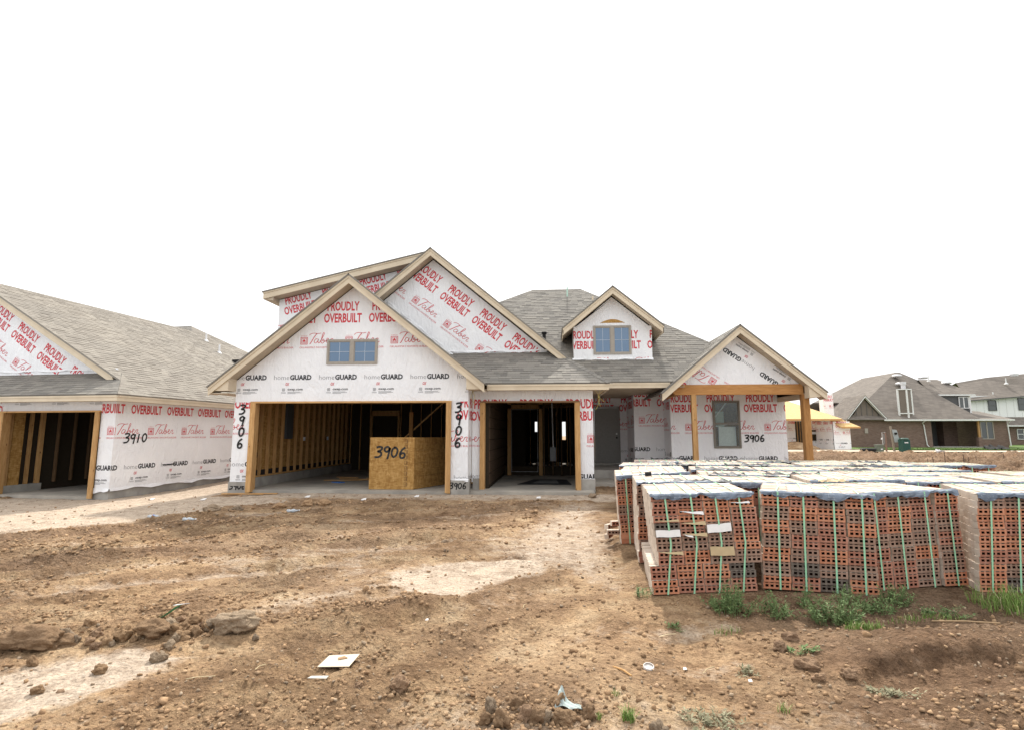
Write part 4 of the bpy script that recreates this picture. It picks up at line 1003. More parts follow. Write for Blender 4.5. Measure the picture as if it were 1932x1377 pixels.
wrap_wall('gable_wall', Plane((0, .7, 0), (1, 0, 0), (0, -1, 0)), [([(-8, 2.9), (-.75, 2.9), (-.75, 3.0), (-5.6, zg(-5.6)), (-8, zg(-5.6) - .58 * 2.4)], anch(-4.60, 4.22, al, .06, 1.47), al, 0)], HL)
hem(Plane((0, .7, 0), (1, 0, 0), (0, -1, 0)), -6, -.8, 3.2, .05, HL, 44)
for t0, t1, y0, y1 in ((.09, .24, .30, .34), (.035, .09, .28, .34)):
    MB().prism([(-5.6, y0, zs(-5.6) - t0), (-.52, y0, zs(-.52) - t0), (-.52, y0, zs(-.52) - t1), (-5.6, y0, zs(-5.6) - t1)], (0, y1 - y0, 0)).build('barge_board', M['tan'], HL)
MB().prism([(-5.6, .34, zs(-5.6) - .2), (-.52, .34, zs(-.52) - .2), (-.52, .70, zs(-.52) - .2), (-5.6, .70, zs(-5.6) - .2)], (0, 0, -.02)).build('soffit', M['soffit'], HL)
# higher rear roof with vents
roof('rear_roof', [(-5.6, 8.7, zs(-5.6)), (-5.6, 10.0, zs(-5.6)), (-6.3, 9.4, zs(-6.3))], HL, M['shingle_tan'], .034, False, frame=LF)
roof('rear_roof', [(-14, 8.7, zs(-5.6)), (-5.6, 8.7, zs(-5.6)), (-6.3, 9.4, zs(-6.3)), (-14, 9.4, zs(-6.3))], HL, M['shingle'], .034, frame=LF)
roof('rear_roof', [(.48, 15.8, 2.385), (-14, 15.8, 2.385), (-14, 9.4, zs(-6.3)), (-6.3, 9.4, zs(-6.3))], HL, M['shingle_tan'], .034, False, frame=LF)
for u, w_ in ((-4.8, 8.6), (-3.7, 8.1)):
    z_ = zs(u); MB().tube([(u, w_, z_ - .05), (u, w_, z_ + .36)], .035, 8).tube([(u, w_, z_ - .04), (u, w_, z_ + .06)], [.12, .05], 8).build('vent_pipe', M['white_plastic'], HL)
z_ = zs(-2.9); MB().box(-3.05, -2.75, 8.1, 8.4, z_ - .1, z_ + .16).build('roof_vent', M['black'], HL)

# ==================================================================== BRICK PACKS
def brickmat(name, a, b_):
    m, t, b = newmat(name, .9, .2)
    i = t.nodes.new('ShaderNodeObjectInfo'); g = t.nodes.new('ShaderNodeNewGeometry')
    f = math_(t, 'FRACT', math_(t, 'ADD', i.outputs['Random'], g.outputs['Random Per Island']), None)
    n = noise(t, 30, 5); n2 = noise(t, 6, 4)
    c = ramp(t, f, [(0, a), (1, b_)])
    c = mixc(t, ramp(t, n, [(.58, (0,) * 3), (.78, (.45,) * 3)]), c, (.45, .36, .28))
    c = mixc(t, .6, c, ramp(t, n2, [(.3, (.75, .72, .7)), (.7, (1.1, 1.1, 1.1))]), 'MULTIPLY')
    t.links.new(c, b.inputs['Base Color']); bump(t, b, n, .4, .003); return m
BM = [brickmat('orange_red_brick_bed', (.45, .18, .10), (.56, .26, .155)), brickmat('red_brick_bed', (.34, .145, .095), (.44, .215, .15)),
      brickmat('brown_brick_bed', (.27, .165, .12), (.36, .235, .175)), brickmat('dark_brick_bed', (.11, .09, .075), (.17, .14, .115))]
M['face'] = brickmat('cream_brick_face', (.50, .42, .34), (.66, .58, .49)); M['face_dk'] = brickmat('grey_brick_face', (.38, .32, .26), (.5, .43, .36))
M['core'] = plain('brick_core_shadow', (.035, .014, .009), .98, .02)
BL, BT, BH = .252, .067, .0645     # length, thickness (into the pack), height
def add_brick(mb, o, holes, fm=1, bed=0, jl=0, L=BL, T=BT, H=BH):
    """o: min corner; the bed with the cores looks towards -y; slot bed = bed face, slot fm = cream faces"""
    x, y, z = o; L -= .005; T -= .005; H -= .003
    p = lambda a, b_, c: (x + a, y + b_, z + c)
    if not holes:
        mb.add([p(0, 0, 0), p(L, 0, 0), p(L, 0, H), p(0, 0, H)], [(0, 1, 2, 3)], bed)
    else:
        hw, hh = .028, .022; gap = (L - 5 * hw) / 6; z0, z1 = H * .30, H * .30 + hh; dp = .05; nz = H - .008
        mb.add([p(0, 0, 0), p(L, 0, 0), p(L, 0, z0), p(0, 0, z0)], [(0, 1, 2, 3)], bed)
        for i in range(6):
            a = i * (hw + gap); a0 = a; a1 = a + gap
            if i == 5: a1 = L
            mb.add([p(a0, 0, z0), p(a1, 0, z0), p(a1, 0, H), p(a0, 0, H)], [(0, 1, 2, 3)], bed)
        for i in range(5):
            a0 = (i + 1) * gap + i * hw; a1 = a0 + hw
            mb.add([p(a0, 0, z1), p(a1, 0, z1), p(a1, 0, nz), p(a0, 0, nz)], [(0, 1, 2, 3)], bed)
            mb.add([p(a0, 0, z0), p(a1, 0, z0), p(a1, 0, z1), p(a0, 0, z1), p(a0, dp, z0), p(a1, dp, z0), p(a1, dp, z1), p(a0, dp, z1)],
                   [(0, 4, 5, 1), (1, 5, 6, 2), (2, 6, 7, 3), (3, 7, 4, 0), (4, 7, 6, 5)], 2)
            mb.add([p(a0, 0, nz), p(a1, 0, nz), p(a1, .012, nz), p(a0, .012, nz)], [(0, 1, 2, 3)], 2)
    mb.add([p(0, 0, 0), p(L, 0, 0), p(L, T, 0), p(0, T, 0), p(0, 0, H), p(L, 0, H), p(L, T, H), p(0, T, H)],
           [(4, 5, 6, 7), (0, 4, 7, 3), (1, 2, 6, 5)], fm)
    mb.add([p(0, T, 0), p(L, T, 0), p(L, T, H), p(0, T, H)], [(1, 0, 3, 2)], bed)
    mb.add([p(0, 0, 0), p(L, 0, 0), p(L, T, 0), p(0, T, 0)], [(3, 2, 1, 0)], bed)
def bmesh_of(holes):
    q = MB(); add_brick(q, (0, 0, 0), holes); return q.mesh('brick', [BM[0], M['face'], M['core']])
BRH, BRP = bmesh_of(True), bmesh_of(False)
m, t, b = newmat('slate_blue_printed_sheet', .45, .4)
n = noise(t, 9, 3); n2 = noise(t, 30, 3, vscale=(.4, 3, 3)); 
c = ramp(t, n, [(.3, (.06, .075, .10)), (.7, (.17, .21, .27))])
wv = t.nodes.new('ShaderNodeTexBrick'); wv.inputs['Scale'].default_value = 9; wv.inputs['Mortar Size'].default_value = .012; wv.inputs['Brick Width'].default_value = .9; wv.inputs['Row Height'].default_value = .22
wv.inputs['Color1'].default_value = wv.inputs['Color2'].default_value = (0, 0, 0, 1); wv.inputs['Mortar'].default_value = (1, 1, 1, 1)
tcn = t.nodes.new('ShaderNodeTexCoord'); mpn = t.nodes.new('ShaderNodeMapping'); mpn.inputs['Rotation'].default_value = (R(90), 0, 0)
t.links.new(tcn.outputs['Object'], mpn.inputs[0]); t.links.new(mpn.outputs[0], wv.inputs[0])
f = math_(t, 'MULTIPLY', wv.outputs['Color'], ramp(t, n2, [(.45, (0,) * 3), (.6, (.75,) * 3)]))
t.links.new(mixc(t, f, c, (.55, .6, .66)), b.inputs['Base Color']); M['sheet'] = m
M['strap'] = plain('green_strap', (.34, .64, .41), .4)
M['card'] = plain('brown_cardboard', (.50, .38, .22), .8); M['paper'] = plain('white_paper', (.78, .76, .74), .7)

def pack(x, y, z, yaw, roll, label, layers=16, rows=14, cols=4, singles='full', left=False, shift_low=0, seed=0, lean=0, papers=(), sheet=True, shear=0):
    r_ = random.Random(seed * 13 + 5)
    T = thing('brick_pack', label, 'brick pack', (x, y, z), R(yaw), 'strapped packs of new bricks by the house')
    T.rotation_euler = (0, R(roll), R(yaw))
    col_mat = {}
    def mat_for(c, r, l): 
        k_ = (c, r // 2) if l < 1 else (c, r, l)
        if k_ not in col_mat:
            v = r_.random(); col_mat[k_] = BM[0] if v < .36 else BM[1] if v < .66 else BM[2] if v < .95 else BM[3]
        return col_mat[k_]
    st = MB(); slots = {BM[0].name: 0}; mats = [BM[0], M['face'], M['core'], BM[1], BM[2], BM[3], M['face_dk']]
    bi = {BM[0].name: 0, BM[1].name: 3, BM[2].name: 4, BM[3].name: 5}
    cnt = 0; cjy = [r_.uniform(-.018, .018) for _ in range(cols)]; cjr = [[r_.uniform(-.007, .007) for _ in range(rows // 2 + 1)] for _ in range(cols)]; cjx = [c * .004 + r_.uniform(-.002, .002) for c in range(cols)]
    for l in range(layers):
        for r in range(rows):
            for c in range(cols):
                front, top, lf, rt, bk = l == 0, r == rows - 1, c == 0, c == cols - 1, l == layers - 1
                if not (front or top or lf or rt or bk): continue
                sh = shift_low if r < 4 else 0
                px = c * BL + cjx[c] + cjr[c][r // 2] * (1 if l < 2 else 0) + lean * r * .006 + sh + shear * l + r_.uniform(-.003, .003) + (r_.uniform(-.004, .004) if lf else 0)
                py = l * BT + cjy[c] + (r_.uniform(-.008, .006) if front else r_.uniform(-.001, .0005)); pz = r * BH + (r_.uniform(0, .006) if top else 0)
                bmz = mat_for(c, r, l)
                if singles == 'full': single = front or top or (left and lf)
                elif singles == 'top': single = (top or (left and lf and r > 1)) or (front and r >= rows - 3)
                else: single = False
                if single and cnt < 300:
                    cnt += 1
                    o = bpy.data.objects.new('brick', BRH if front else BRP); C.objects.link(o); o.parent = T; o.location = (px, py, pz); o.rotation_euler = (0, 0, r_.uniform(-.008, .008))
                    s0 = o.material_slots[0]; s0.link = 'OBJECT'; s0.material = bmz
                    if bmz is BM[3]: s1 = o.material_slots[1]; s1.link = 'OBJECT'; s1.material = M['face_dk']
                else:
                    add_brick(st, (px, py, pz), front and singles != 'top', 6 if bmz is BM[3] else 1, bi[bmz.name])
    st.build('bricks', mats, T, kind='stuff')
    W, Dp, Ht = cols * BL, layers * BT, rows * BH
    lx = lambda r: lean * r * .006
    # straps over the front, the top and down the back
    for c in range(cols):
        sx = c * BL + BL * .5 + r_.uniform(-.02, .02)
        path = [(sx + shift_low, -.03, .0), (sx + lx(rows) * .5, -.032, Ht * .5), (sx + lx(rows), -.034, Ht + .004), (sx + lx(rows), .02, Ht + .010), (sx + lx(rows) + r_.uniform(-.03, .03) + shear * layers * .5, Dp * .5, Ht + .011), (sx + lx(rows) + shear * layers, Dp, Ht + .008), (sx + shear * layers, Dp + .008, 0)]
        mb = MB()
        for i in range(len(path) - 1):
            a, b2 = Vector(path[i]), Vector(path[i + 1]); d = b2 - a; nn = d.cross(Vector((1, 0, 0))).normalized() * .0012; wv_ = Vector((.008, 0, 0))
            mb.add([a - wv_, a + wv_, b2 + wv_, b2 - wv_, a - wv_ + nn, a + wv_ + nn, b2 + wv_ + nn, b2 - wv_ + nn], [(0, 1, 2, 3), (7, 6, 5, 4), (0, 4, 5, 1), (3, 2, 6, 7), (0, 3, 7, 4), (1, 5, 6, 2)])
        mb.build('strap', M['strap'], T)
    if sheet:
        n = 60; k_ = 7; vs_ = []
        for j in range(k_):
            for i in range(n):
                a = i / (n - 1); xx = -.01 + a * (W + .02) + lx(rows)
                wob = .011 * math.sin(a * 14 + seed) + .006 * math.sin(a * 37 + seed * 2) + .003 * math.sin(a * 83)
                sag = (1 - .55 * abs(math.cos(a * math.pi * cols)) ** 6) * (.75 + .45 * math.sin(a * 7.3 + seed * 1.7))
                if j < 2: q = (xx, .05 - j * .04, Ht + .006 + (.004 + .5 * abs(wob)) * (1 if j else 0))
                elif j == 2: q = (xx, -.028 - .006 * sag, Ht + .010 * sag)
                else: q = (xx, -.030 - .010 * sag - .004 * math.sin(a * 60 + j), Ht - (j - 2) * .0095 * (.55 + .6 * sag) + wob * 1.4)
                vs_.append(q)
        mb = MB(); mb.add(vs_, [(j * n + i, (j + 1) * n + i, (j + 1) * n + i + 1, j * n + i + 1) for j in range(k_ - 1) for i in range(n - 1)])
        mb.build('edge_sheet', M['sheet'], T, smooth=True)
    for pi, (c, r, kind, w_, h_, rz) in enumerate(papers):
        n = 9; vs_ = []; x0 = c * BL + .005 + lx(r)
        for j in range(3):
            for i in range(n):
                a = i / (n - 1); cu_ = .006 * math.sin(a * 4 + pi) + .012 * (j / 2) * a
                hh = h_ * (a if kind[1] == 't' else 1)
                vs_.append((x0 + a * w_, -.030 - cu_ * .3 - .01 * (j / 2), r * BH - hh * j / 2 + rz * a * .05 + .002 * math.sin(a * 9)))
        MB().add(vs_, [(j * n + i, (j + 1) * n + i, (j + 1) * n + i + 1, j * n + i + 1) for j in range(2) for i in range(n - 1)]).build('paper_scrap' if kind[0] == 'w' else 'cardboard_scrap', M['paper'] if kind[0] == 'w' else M['card'], T, smooth=True)
    return T
Z0 = -.08
# front row
pack(1.02, 5.26, Z0, 9, -.6, 'leaning brick pack at the near left corner, white paper scraps between its courses', left=True, shift_low=-.09, seed=1, lean=-1.0, shear=.018,
     papers=((0, 9.0, 'wr', .235, .062, 0), (1, 11.6, 'wt', .235, .03, -.1), (1, 9.9, 'ct', .24, .035, .3), (1, 8.3, 'wt', .1, .03, 0), (1, 8.4, 'ct', .24, .035, .1), (2, 9.6, 'wr', .235, .075, .3), (2, 6.5, 'cr', .235, .08, -.1), (3, 12.7, 'wt', .2, .018, .2), (0, 5.9, 'ct', .235, .03, 0), (0, 10.3, 'ct', .235, .018, .2)))
pack(2.01, 5.46, Z0 + .02, -4, 1.6, 'second brick pack of the front row, dense weeds growing at its foot', seed=2, shear=.022)
pack(3.05, 5.56, Z0 - .01, 10, -1.6, 'brick pack set back in the front row, third strapped pack from the left', seed=3)
pack(4.02, 5.56, Z0, 1, 0, 'brick pack at the right edge with its grey left side showing, grass at its foot', seed=4, left=True, lean=.9, shear=.028)
pack(5.05, 5.62, Z0, 1, 0, 'brick pack beyond the right end of the front row', seed=5, singles='none', shear=.02)
# second row
pack(1.0, 6.42, Z0 + .01, 4, -.5, 'mostly hidden brick pack right behind the near left corner pack', singles='top', left=True, seed=6, shear=.012)
pack(2.03, 6.60, Z0, 1, .6, 'brick pack in the second row, second from its left end', singles='top', seed=7, shear=.01)
pack(3.08, 6.66, Z0 + .02, -3, -1, 'brick pack in the second row behind the set back front pack', singles='top', seed=8, shear=.01)
pack(4.2, 6.76, Z0, 3, 0, 'brick pack in the second row, fourth from its left end', singles='top', seed=9, shear=.02)
pack(5.28, 6.78, Z0 + .01, 0, .5, 'brick pack at the right end of the second row', singles='top', seed=10, shear=.02)
# third row
pack(.93, 7.52, Z0, 6, -2.8, 'tilted brick pack at the far left corner, its right side standing higher', singles='top', left=True, seed=11, shear=.014)
ORD = ('first', 'second', 'third', 'fourth', 'fifth', 'sixth')
for i in range(5): pack(2.1 + 1.09 * i, 7.74 + .03 * i, Z0 - .014 * (i % 2), rnd.uniform(-3, 3), rnd.uniform(-.8, .8), 'brick pack in the third row, %s from its left end' % ORD[i + 1], singles='none', seed=20 + i, shear=.012)
for i in range(5): pack(1.15 + 1.1 * i, 8.86 + .03 * i, Z0 - .012 * ((i + 1) % 2), rnd.uniform(-3, 3), rnd.uniform(-.9, .9), 'brick pack in the fourth row, %s from its left end' % ORD[i], singles='none', seed=30 + i, shear=.012)
for i in range(6): pack(1.25 + 1.1 * i, 9.98 + .02 * i, Z0 + .01 * (i % 2), rnd.uniform(-3, 3), rnd.uniform(-.9, .9), 'brick pack in the fifth row, %s from its left end' % ORD[i], singles='none', seed=40 + i, shear=.01)
for i in range(5): pack(1.7 + 1.12 * i, 11.1 + .02 * i, Z0 - .01 * (i % 2), rnd.uniform(-3, 3), rnd.uniform(-.9, .9), 'brick pack in the rearmost row nearest the porch, %s from its left end' % ORD[i], singles='none', seed=50 + i, shear=.01)
# loose black sheets and boards on top of the packs
def scrap(x, y, z, L, w_, rz, mat, label, name='plastic_sheet', cat='plastic sheet', amp=.02, seed=0, grp=None):
    n, k_ = 22, 6; vs_ = []
    for j in range(k_):
        for i in range(n):
            a, b2 = i / (n - 1), j / (k_ - 1)
            vs_.append(((a - .5) * L, (b2 - .5) * w_ * (1 + .4 * math.sin(a * 9 + seed)), abs(amp * (math.sin(a * 13 + seed) + .5 * math.sin(a * 29 + b2 * 4)) * (.4 + b2)) + .004))
    o = MB().add(vs_, [(j * n + i, j * n + i + 1, (j + 1) * n + i + 1, (j + 1) * n + i) for j in range(k_ - 1) for i in range(n - 1)]).build(name, mat, smooth=True)
    o.location = (x, y, z); o.rotation_euler = (0, 0, rz); setp(o, label=label, category=cat, group=grp); return o
TZ = Z0 + 14 * BH + .012
SW = ('near left', 'near middle', 'middle', 'middle right', 'rear left', 'rear middle', 'rear', 'rear right', 'rear middle', 'rearmost', 'rearmost')
for i, (x, y, L) in enumerate(((1.75, 6.5, .7), (3.3, 7.68, .8), (2.4, 7.66, .5), (4.7, 8.8, .6), (2.7, 8.8, .8), (3.5, 9.95, .8), (5.6, 9.95, .7), (2.3, 9.95, .6), (3.3, 11.1, .6), (4.6, 11.1, .7), (6.3, 11.1, .5), (2.6, 12.15, .8), (4.0, 12.2, .5))):
    scrap(x, y, TZ, L, .09, rnd.uniform(-.15, .15), M['membrane'], 'crumpled black plastic strip in the %s seam on top of the brick packs' % SW[min(i, 10)], amp=.022, seed=i, grp='black plastic strips on the packs')
scrap(3.2, 6.4, TZ + .02, .35, .06, .2, M['card'], 'bent brown cardboard strip on top of the second row of packs', 'cardboard_strip', 'cardboard', .02, 3)
MB().tube([(1.25, 7.35, TZ + .03), (1.33, 7.33, TZ + .035)], .028, 12).build('strap_roll', M['black'], label='small black roll on top of the tilted left brick pack', category='roll')
# fallen bricks at the left foot of the packs
for i, (x, y, z, rz) in enumerate(((.82, 7.6, .12, .3), (.78, 7.7, .06, .9), (.80, 7.85, -.1, 1.2), (.76, 7.62, -.0, .1))):
    o = bpy.data.objects.new('brick', BRH); C.objects.link(o); o.location = (x, y, z + .02); o.rotation_euler = (rnd.uniform(-.1, .1), 0, rz)
    s0 = o.material_slots[0]; s0.link = 'OBJECT'; s0.material = BM[1 + i % 2]
    setp(o, label='loose brown brick fallen at the left foot of the brick packs', category='brick', group='loose bricks beside the packs')

flush_roofs()

# ==================================================================== BACKGROUND HOUSES
def far_brick():
    m, t, b = newmat('far_brown_brick', .92, .15)
    c0 = t.nodes.new('ShaderNodeTexCoord'); sx = t.nodes.new('ShaderNodeSeparateXYZ'); t.links.new(c0.outputs['Object'], sx.inputs[0])
    cx = t.nodes.new('ShaderNodeCombineXYZ'); t.links.new(math_(t, 'ADD', sx.outputs[0], sx.outputs[1]), cx.inputs[0]); t.links.new(sx.outputs[2], cx.inputs[1])
    bt = t.nodes.new('ShaderNodeTexBrick'); t.links.new(cx.outputs[0], bt.inputs[0]); bt.inputs['Scale'].default_value = 1
    bt.inputs['Brick Width'].default_value = .25; bt.inputs['Row Height'].default_value = .08; bt.inputs['Mortar Size'].default_value = .008
    for k, v in (('Color1', (.14, .085, .065, 1)), ('Color2', (.20, .13, .10, 1)), ('Mortar', (.20, .17, .15, 1))): bt.inputs[k].default_value = v
    n = noise(t, .9, 3)
    t.links.new(mixc(t, .6, bt.outputs[0], ramp(t, n, [(.3, (.85,) * 3), (.7, (1.15,) * 3)]), 'MULTIPLY'), b.inputs['Base Color'])
    bump(t, b, bt.outputs['Fac'], -.4, .01); return m
M['fbrick'] = far_brick()
M['white_trim'] = plain('white_trim_paint', (.72, .72, .70), .5)
M['dark_siding'] = plain('charcoal_siding', (.10, .10, .10), .6)
M['brown_siding'] = plain('brown_board_siding', (.17, .14, .115), .6)
M['white_siding'] = plain('white_siding', (.82, .82, .81), .6)

HB = thing('brick_house', 'finished brown brick house with grey hipped roof, covered patio and chimney beyond the dirt', 'house', (38, 57, 0), world=True)
zb = .05
def part(mb, nm, mt, par=HB, **k): return mb.build(nm, mt, par, **k)
part(MB().box(30.44, 38.4, 57, 57.3, -.4, 2.78), 'brick_wall', M['fbrick'])
part(MB().box(30.44, 30.7, 57.3, 70, -.4, 2.78), 'brick_wall', M['fbrick'])
part(MB().box(37.9, 38.15, 57.3, 61, -.4, 2.78).box(38.15, 38.4, 57.0 + .301, 57.5, -.4, 2.78), 'brick_wall', M['fbrick'])
part(MB().box(38.4, 41.7, 61, 61.3, -.4, 2.8), 'patio_wall', M['dark_siding'])
part(MB().box(38.4, 43, 57.2, 61, 2.70, 2.78), 'patio_ceiling', M['dark_siding'])
part(MB().box(38.3, 43, 56.8, 61, -.3, .12), 'patio_slab', M['concrete'])
part(MB().box(41.6, 43.0, 60.0, 60.3, -.4, 2.8), 'brick_wall', M['fbrick'])
part(MB().box(41.6, 41.8, 60.3, 61.0, -.4, 2.8), 'brick_wall', M['fbrick'])
FPB = FP(57.0)
w2 = MB()
for x0, x1, z0, z1 in ((43.0, 43.06, -.4, 2.78), (44.3, 45.6, -.4, 2.78), (43.06, 44.3, -.4, .86), (43.06, 44.3, 2.64, 2.78)): w2.box(x0, x1, 57.0, 57.3, z0, z1)
part(w2, 'brick_wall', M['fbrick'])
part(MB().box(45.35, 45.6, 57.3, 70, -.4, 2.78), 'brick_wall', M['fbrick'])
part(MB().box(42.82, 42.98, 56.95, 57.1, 1.05, 2.75), 'patio_post', M['pine'])
part(MB().box(42.68, 43.05, 56.85, 57.2, 0, 1.05), 'brick_pier', M['fbrick'])
def farwin(par, x0, x1, z0, z1, y, frame, n=1, rail=False):
    o = MB()
    for a in ((x0, x0 + .07, z0, z1), (x1 - .07, x1, z0, z1), (x0 + .07, x1 - .07, z0, z0 + .07), (x0 + .07, x1 - .07, z1 - .07, z1)): o.box(a[0], a[1], y - .05, y + .05, a[2], a[3])
    f = o.build('window', frame, par)
    MB().box(x0 + .07, x1 - .07, y - .01, y + .01, z0 + .07, z1 - .07).build('pane', M['glass_far'], f)
    for i in range(1, n): c = x0 + (x1 - x0) * i / n; MB().box(c - .05, c + .05, y - .04, y + .03, z0 + .07, z1 - .07).build('mullion', frame, f)
    if rail: MB().box(x0 + .07, x1 - .07, y - .04, y + .03, (z0 + z1) / 2 - .035, (z0 + z1) / 2 + .035).build('meeting_rail', frame, f)
    MB().box(x0 + .02, x1 - .02, y + .12, y + .14, z0 + .02, z1 - .02).build('backing', M['void'], f)
farwin(HB, 43.06, 44.3, .86, 2.64, 57.02, M['taupe'], 2)
# gable
part(MB().prism([(30.7, 57.02, 2.88), (33.8, 57.02, 2.88), (32.02, 57.02, 5.0)], (0, .2, 0)), 'gable_siding', M['brown_siding'])
for i in range(1, 6):
    x = 30.7 + i * .53; zt = 5.0 - 1.17 * abs(x - 32.02) - .05
    if zt > 2.95: part(MB().box(x - .02, x + .02, 56.985, 57.019, 2.92, zt), 'batten', M['dark_siding'])
part(MB().box(30.4, 34.05, 56.93, 57.0, 2.782, 2.88), 'frieze_board', M['white_trim'])
for xe in (30.0, 34.1):
    a = Vector((32.02, 0, 5.26)); b_ = Vector((xe, 0, 2.78))
    part(MB().prism([a + Vector((0, 56.6, 0)), b_ + Vector((0, 56.6, 0)), b_ + Vector((0, 56.6, -.13)), a + Vector((0, 56.6, -.16))], (0, .05, 0)), 'barge_board', M['white_trim'])
    part(MB().prism([a + Vector((0, 56.65, -.1)), b_ + Vector((0, 56.65, -.1)), b_ + Vector((0, 56.99, -.1)), a + Vector((0, 56.99, -.1))], (0, 0, -.03)), 'soffit', M['white_trim'])
    part(MB().prism([a + Vector((0, 56.58, .0)), b_ + Vector((0, 56.58, .0)), b_ + Vector((0, 60.5, .0)), a + Vector((0, 60.5, .0))], (0, 0, .06)), 'roof', M['far_shingle'])
# main roof masses
def slab(nm, pts, par=HB, mt=None):
    p = [Vector(q) for q in pts]; n = (p[1] - p[0]).cross(p[2] - p[0]).normalized(); n = n if n.z > 0 else -n
    return part(MB().prism(p, -n * .08), nm, mt or M['far_shingle'], par)
slab('roof', [(30.0, 56.5, 2.82), (42.9, 56.5, 2.82), (39.9, 63.5, 8.35), (39.4, 63.5, 8.35)])
slab('roof', [(30.0, 56.5, 2.82), (39.4, 63.5, 8.35), (39.4, 70, 8.35), (30.0, 75, 2.82)])
slab('roof', [(30.6, 64.5, 5.0), (33.5, 64.5, 5.0), (33.5, 68, 5.0), (29, 68, 3)])
slab('roof', [(42.9, 56.5, 2.82), (46.0, 64, 4.2), (39.9, 63.5, 8.35)])
slab('roof', [(42.9, 56.5, 2.82), (45.95, 56.5, 2.82), (48.5, 64, 3.9), (43.5, 63.0, 4.2)])
slab('roof', [(39.9, 63.5, 8.35), (43.6, 64.2, 6.9), (44, 70, 6.9), (39.9, 70, 8.35)])
slab('roof', [(39.9, 63.5, 8.35), (43.6, 64.2, 6.9), (42.6, 61.5, 4.8)])
part(MB().box(33.6, 45.95, 56.42, 56.50, 2.70, 2.84), 'gutter', M['white_trim'])
part(MB().box(34.0, 45.9, 56.5, 56.99, 2.68, 2.70), 'soffit', M['white_trim'])
for x in (37.72, 45.55):
    part(MB().tube([(x - .25, 56.46, 2.7), (x - .3, 56.75, 2.45), (x - .1, 56.9, 2.3), (x + .05, 56.9, .3), (x + .12, 56.75, .1)] if x < 40 else [(x, 56.46, 2.7), (x, 56.85, 2.4), (x + .1, 56.85, .2)], .05, 8), 'downspout', M['white_trim'])
# chimney
cx0, cx1, cy0, cy1 = 35.35, 37.0, 57.6, 59.2
ca, cb, cc, cd = (35.5, 57.1), (36.15, 56.75), (36.85, 57.15), (36.2, 57.6)
part(MB().prism([(*ca, 2.95), (*cb, 2.95), (*cc, 2.95), (*cd, 2.95)], (0, 0, 2.95)), 'chimney', M['brown_siding'])
for x, y in (ca, cb, cc): part(MB().box(x - .07, x + .07, y - .06, y + .08, 3.0, 5.95), 'chimney_trim', M['white_trim'])
for z in (3.45, 5.9): part(MB().bar((ca[0], ca[1] - .05, z), (cb[0], cb[1] - .05, z), .1, .1).bar((cb[0], cb[1] - .05, z), (cc[0], cc[1] - .05, z), .1, .1), 'chimney_trim', M['white_trim'])
part(MB().tube([(36.18, 57.2, 5.9), (36.18, 57.2, 6.4)], .2, 14).tube([(36.18, 57.2, 6.4), (36.18, 57.2, 6.68)], .27, 14), 'chimney_cap', M['silver'])
# roof vents: domed turbine vents
for x, y, z in ((38.8, 62.6, 7.75), (38.3, 61.3, 6.75), (41.4, 62.4, 7.5), (44.2, 62.9, 6.95)):
    part(MB().tube([(x, y - .35, z - .05), (x, y - .35, z + .08), (x, y - .35, z + .2), (x, y - .35, z + .25)], [.42, .5, .38, .12], 14), 'roof_vent', M['silver'])
for x, y, z in ((42.3, 62.5, 7.2), (33.2, 60.2, 4.1)):
    part(MB().tube([(x, y, z), (x, y, z + .7)], .05, 8).tube([(x, y, z), (x, y, z + .12)], [.2, .1], 8), 'vent_pipe', M['white_trim'])
# upper dormer
part(MB().box(41.6, 45.0, 60.5, 64, 3.2, 5.45), 'dormer_wall', M['dark_siding'])
part(MB().box(41.0, 45.35, 60.15, 60.25, 5.45, 5.6), 'fascia', M['white_trim']); part(MB().box(41.0, 45.3, 60.25, 64, 5.46, 5.5), 'soffit', M['white_trim'])
for x in (41.75, 44.9): part(MB().box(x - .08, x + .08, 60.42, 60.49, 3.6, 5.45), 'corner_board', M['white_trim'])
slab('dormer_roof', [(40.9, 60.15, 5.62), (45.4, 60.15, 5.62), (43.9, 63.5, 7.5), (41.9, 63.5, 7.5)]); slab('dormer_roof', [(45.4, 60.15, 5.62), (45.4, 67, 5.62), (43.9, 63.5, 7.5)]); slab('dormer_roof', [(43.9, 63.5, 7.5), (41.9, 63.5, 7.5), (40, 67, 6.5), (45.4, 67, 5.6)])
farwin(HB, 43.75, 44.75, 4.1, 5.35, 60.42, M['white_trim'], 2)
part(MB().box(31.9, 32.2, 56.93, 56.99, 1.45, 1.95), 'meter_box', M['taupe'])

HW = thing('white_sided_house', 'two-storey white sided house with grey roof at the far right edge', 'house', (58, 72, 0), world=True)
part(MB().box(53.6, 66, 72, 72.3, 2.9, 6.2), 'siding_wall', M['white_siding'], HW)
for i in range(12): part(MB().box(54.2 + i * .9, 54.23 + i * .9, 71.97, 72.0, 3.0, 5.9), 'batten', M['white_trim'], HW)
part(MB().box(53.9, 66, 71.2, 71.5, -.4, 2.4), 'brick_wall', M['fbrick'], HW)
slab('roof', [(53.0, 71.4, 5.6), (66, 71.4, 6.6), (66, 75.5, 9.6), (58.6, 75.5, 8.9), (54.6, 75.5, 8.2)], HW)
slab('roof', [(54.6, 75.5, 8.2), (58.6, 75.5, 8.9), (66, 75.5, 9.6), (66, 80, 6), (53, 80, 6)], HW)
part(MB().prism([(53.0, 71.38, 5.5), (66, 71.38, 6.5), (66, 71.38, 6.62), (53.0, 71.38, 5.62)], (0, .1, 0)), 'fascia', M['dark_siding'], HW)
slab('lower_roof', [(52, 70.6, 2.45), (66, 70.6, 2.45), (66, 72, 3.5), (54, 72, 3.5)], HW)
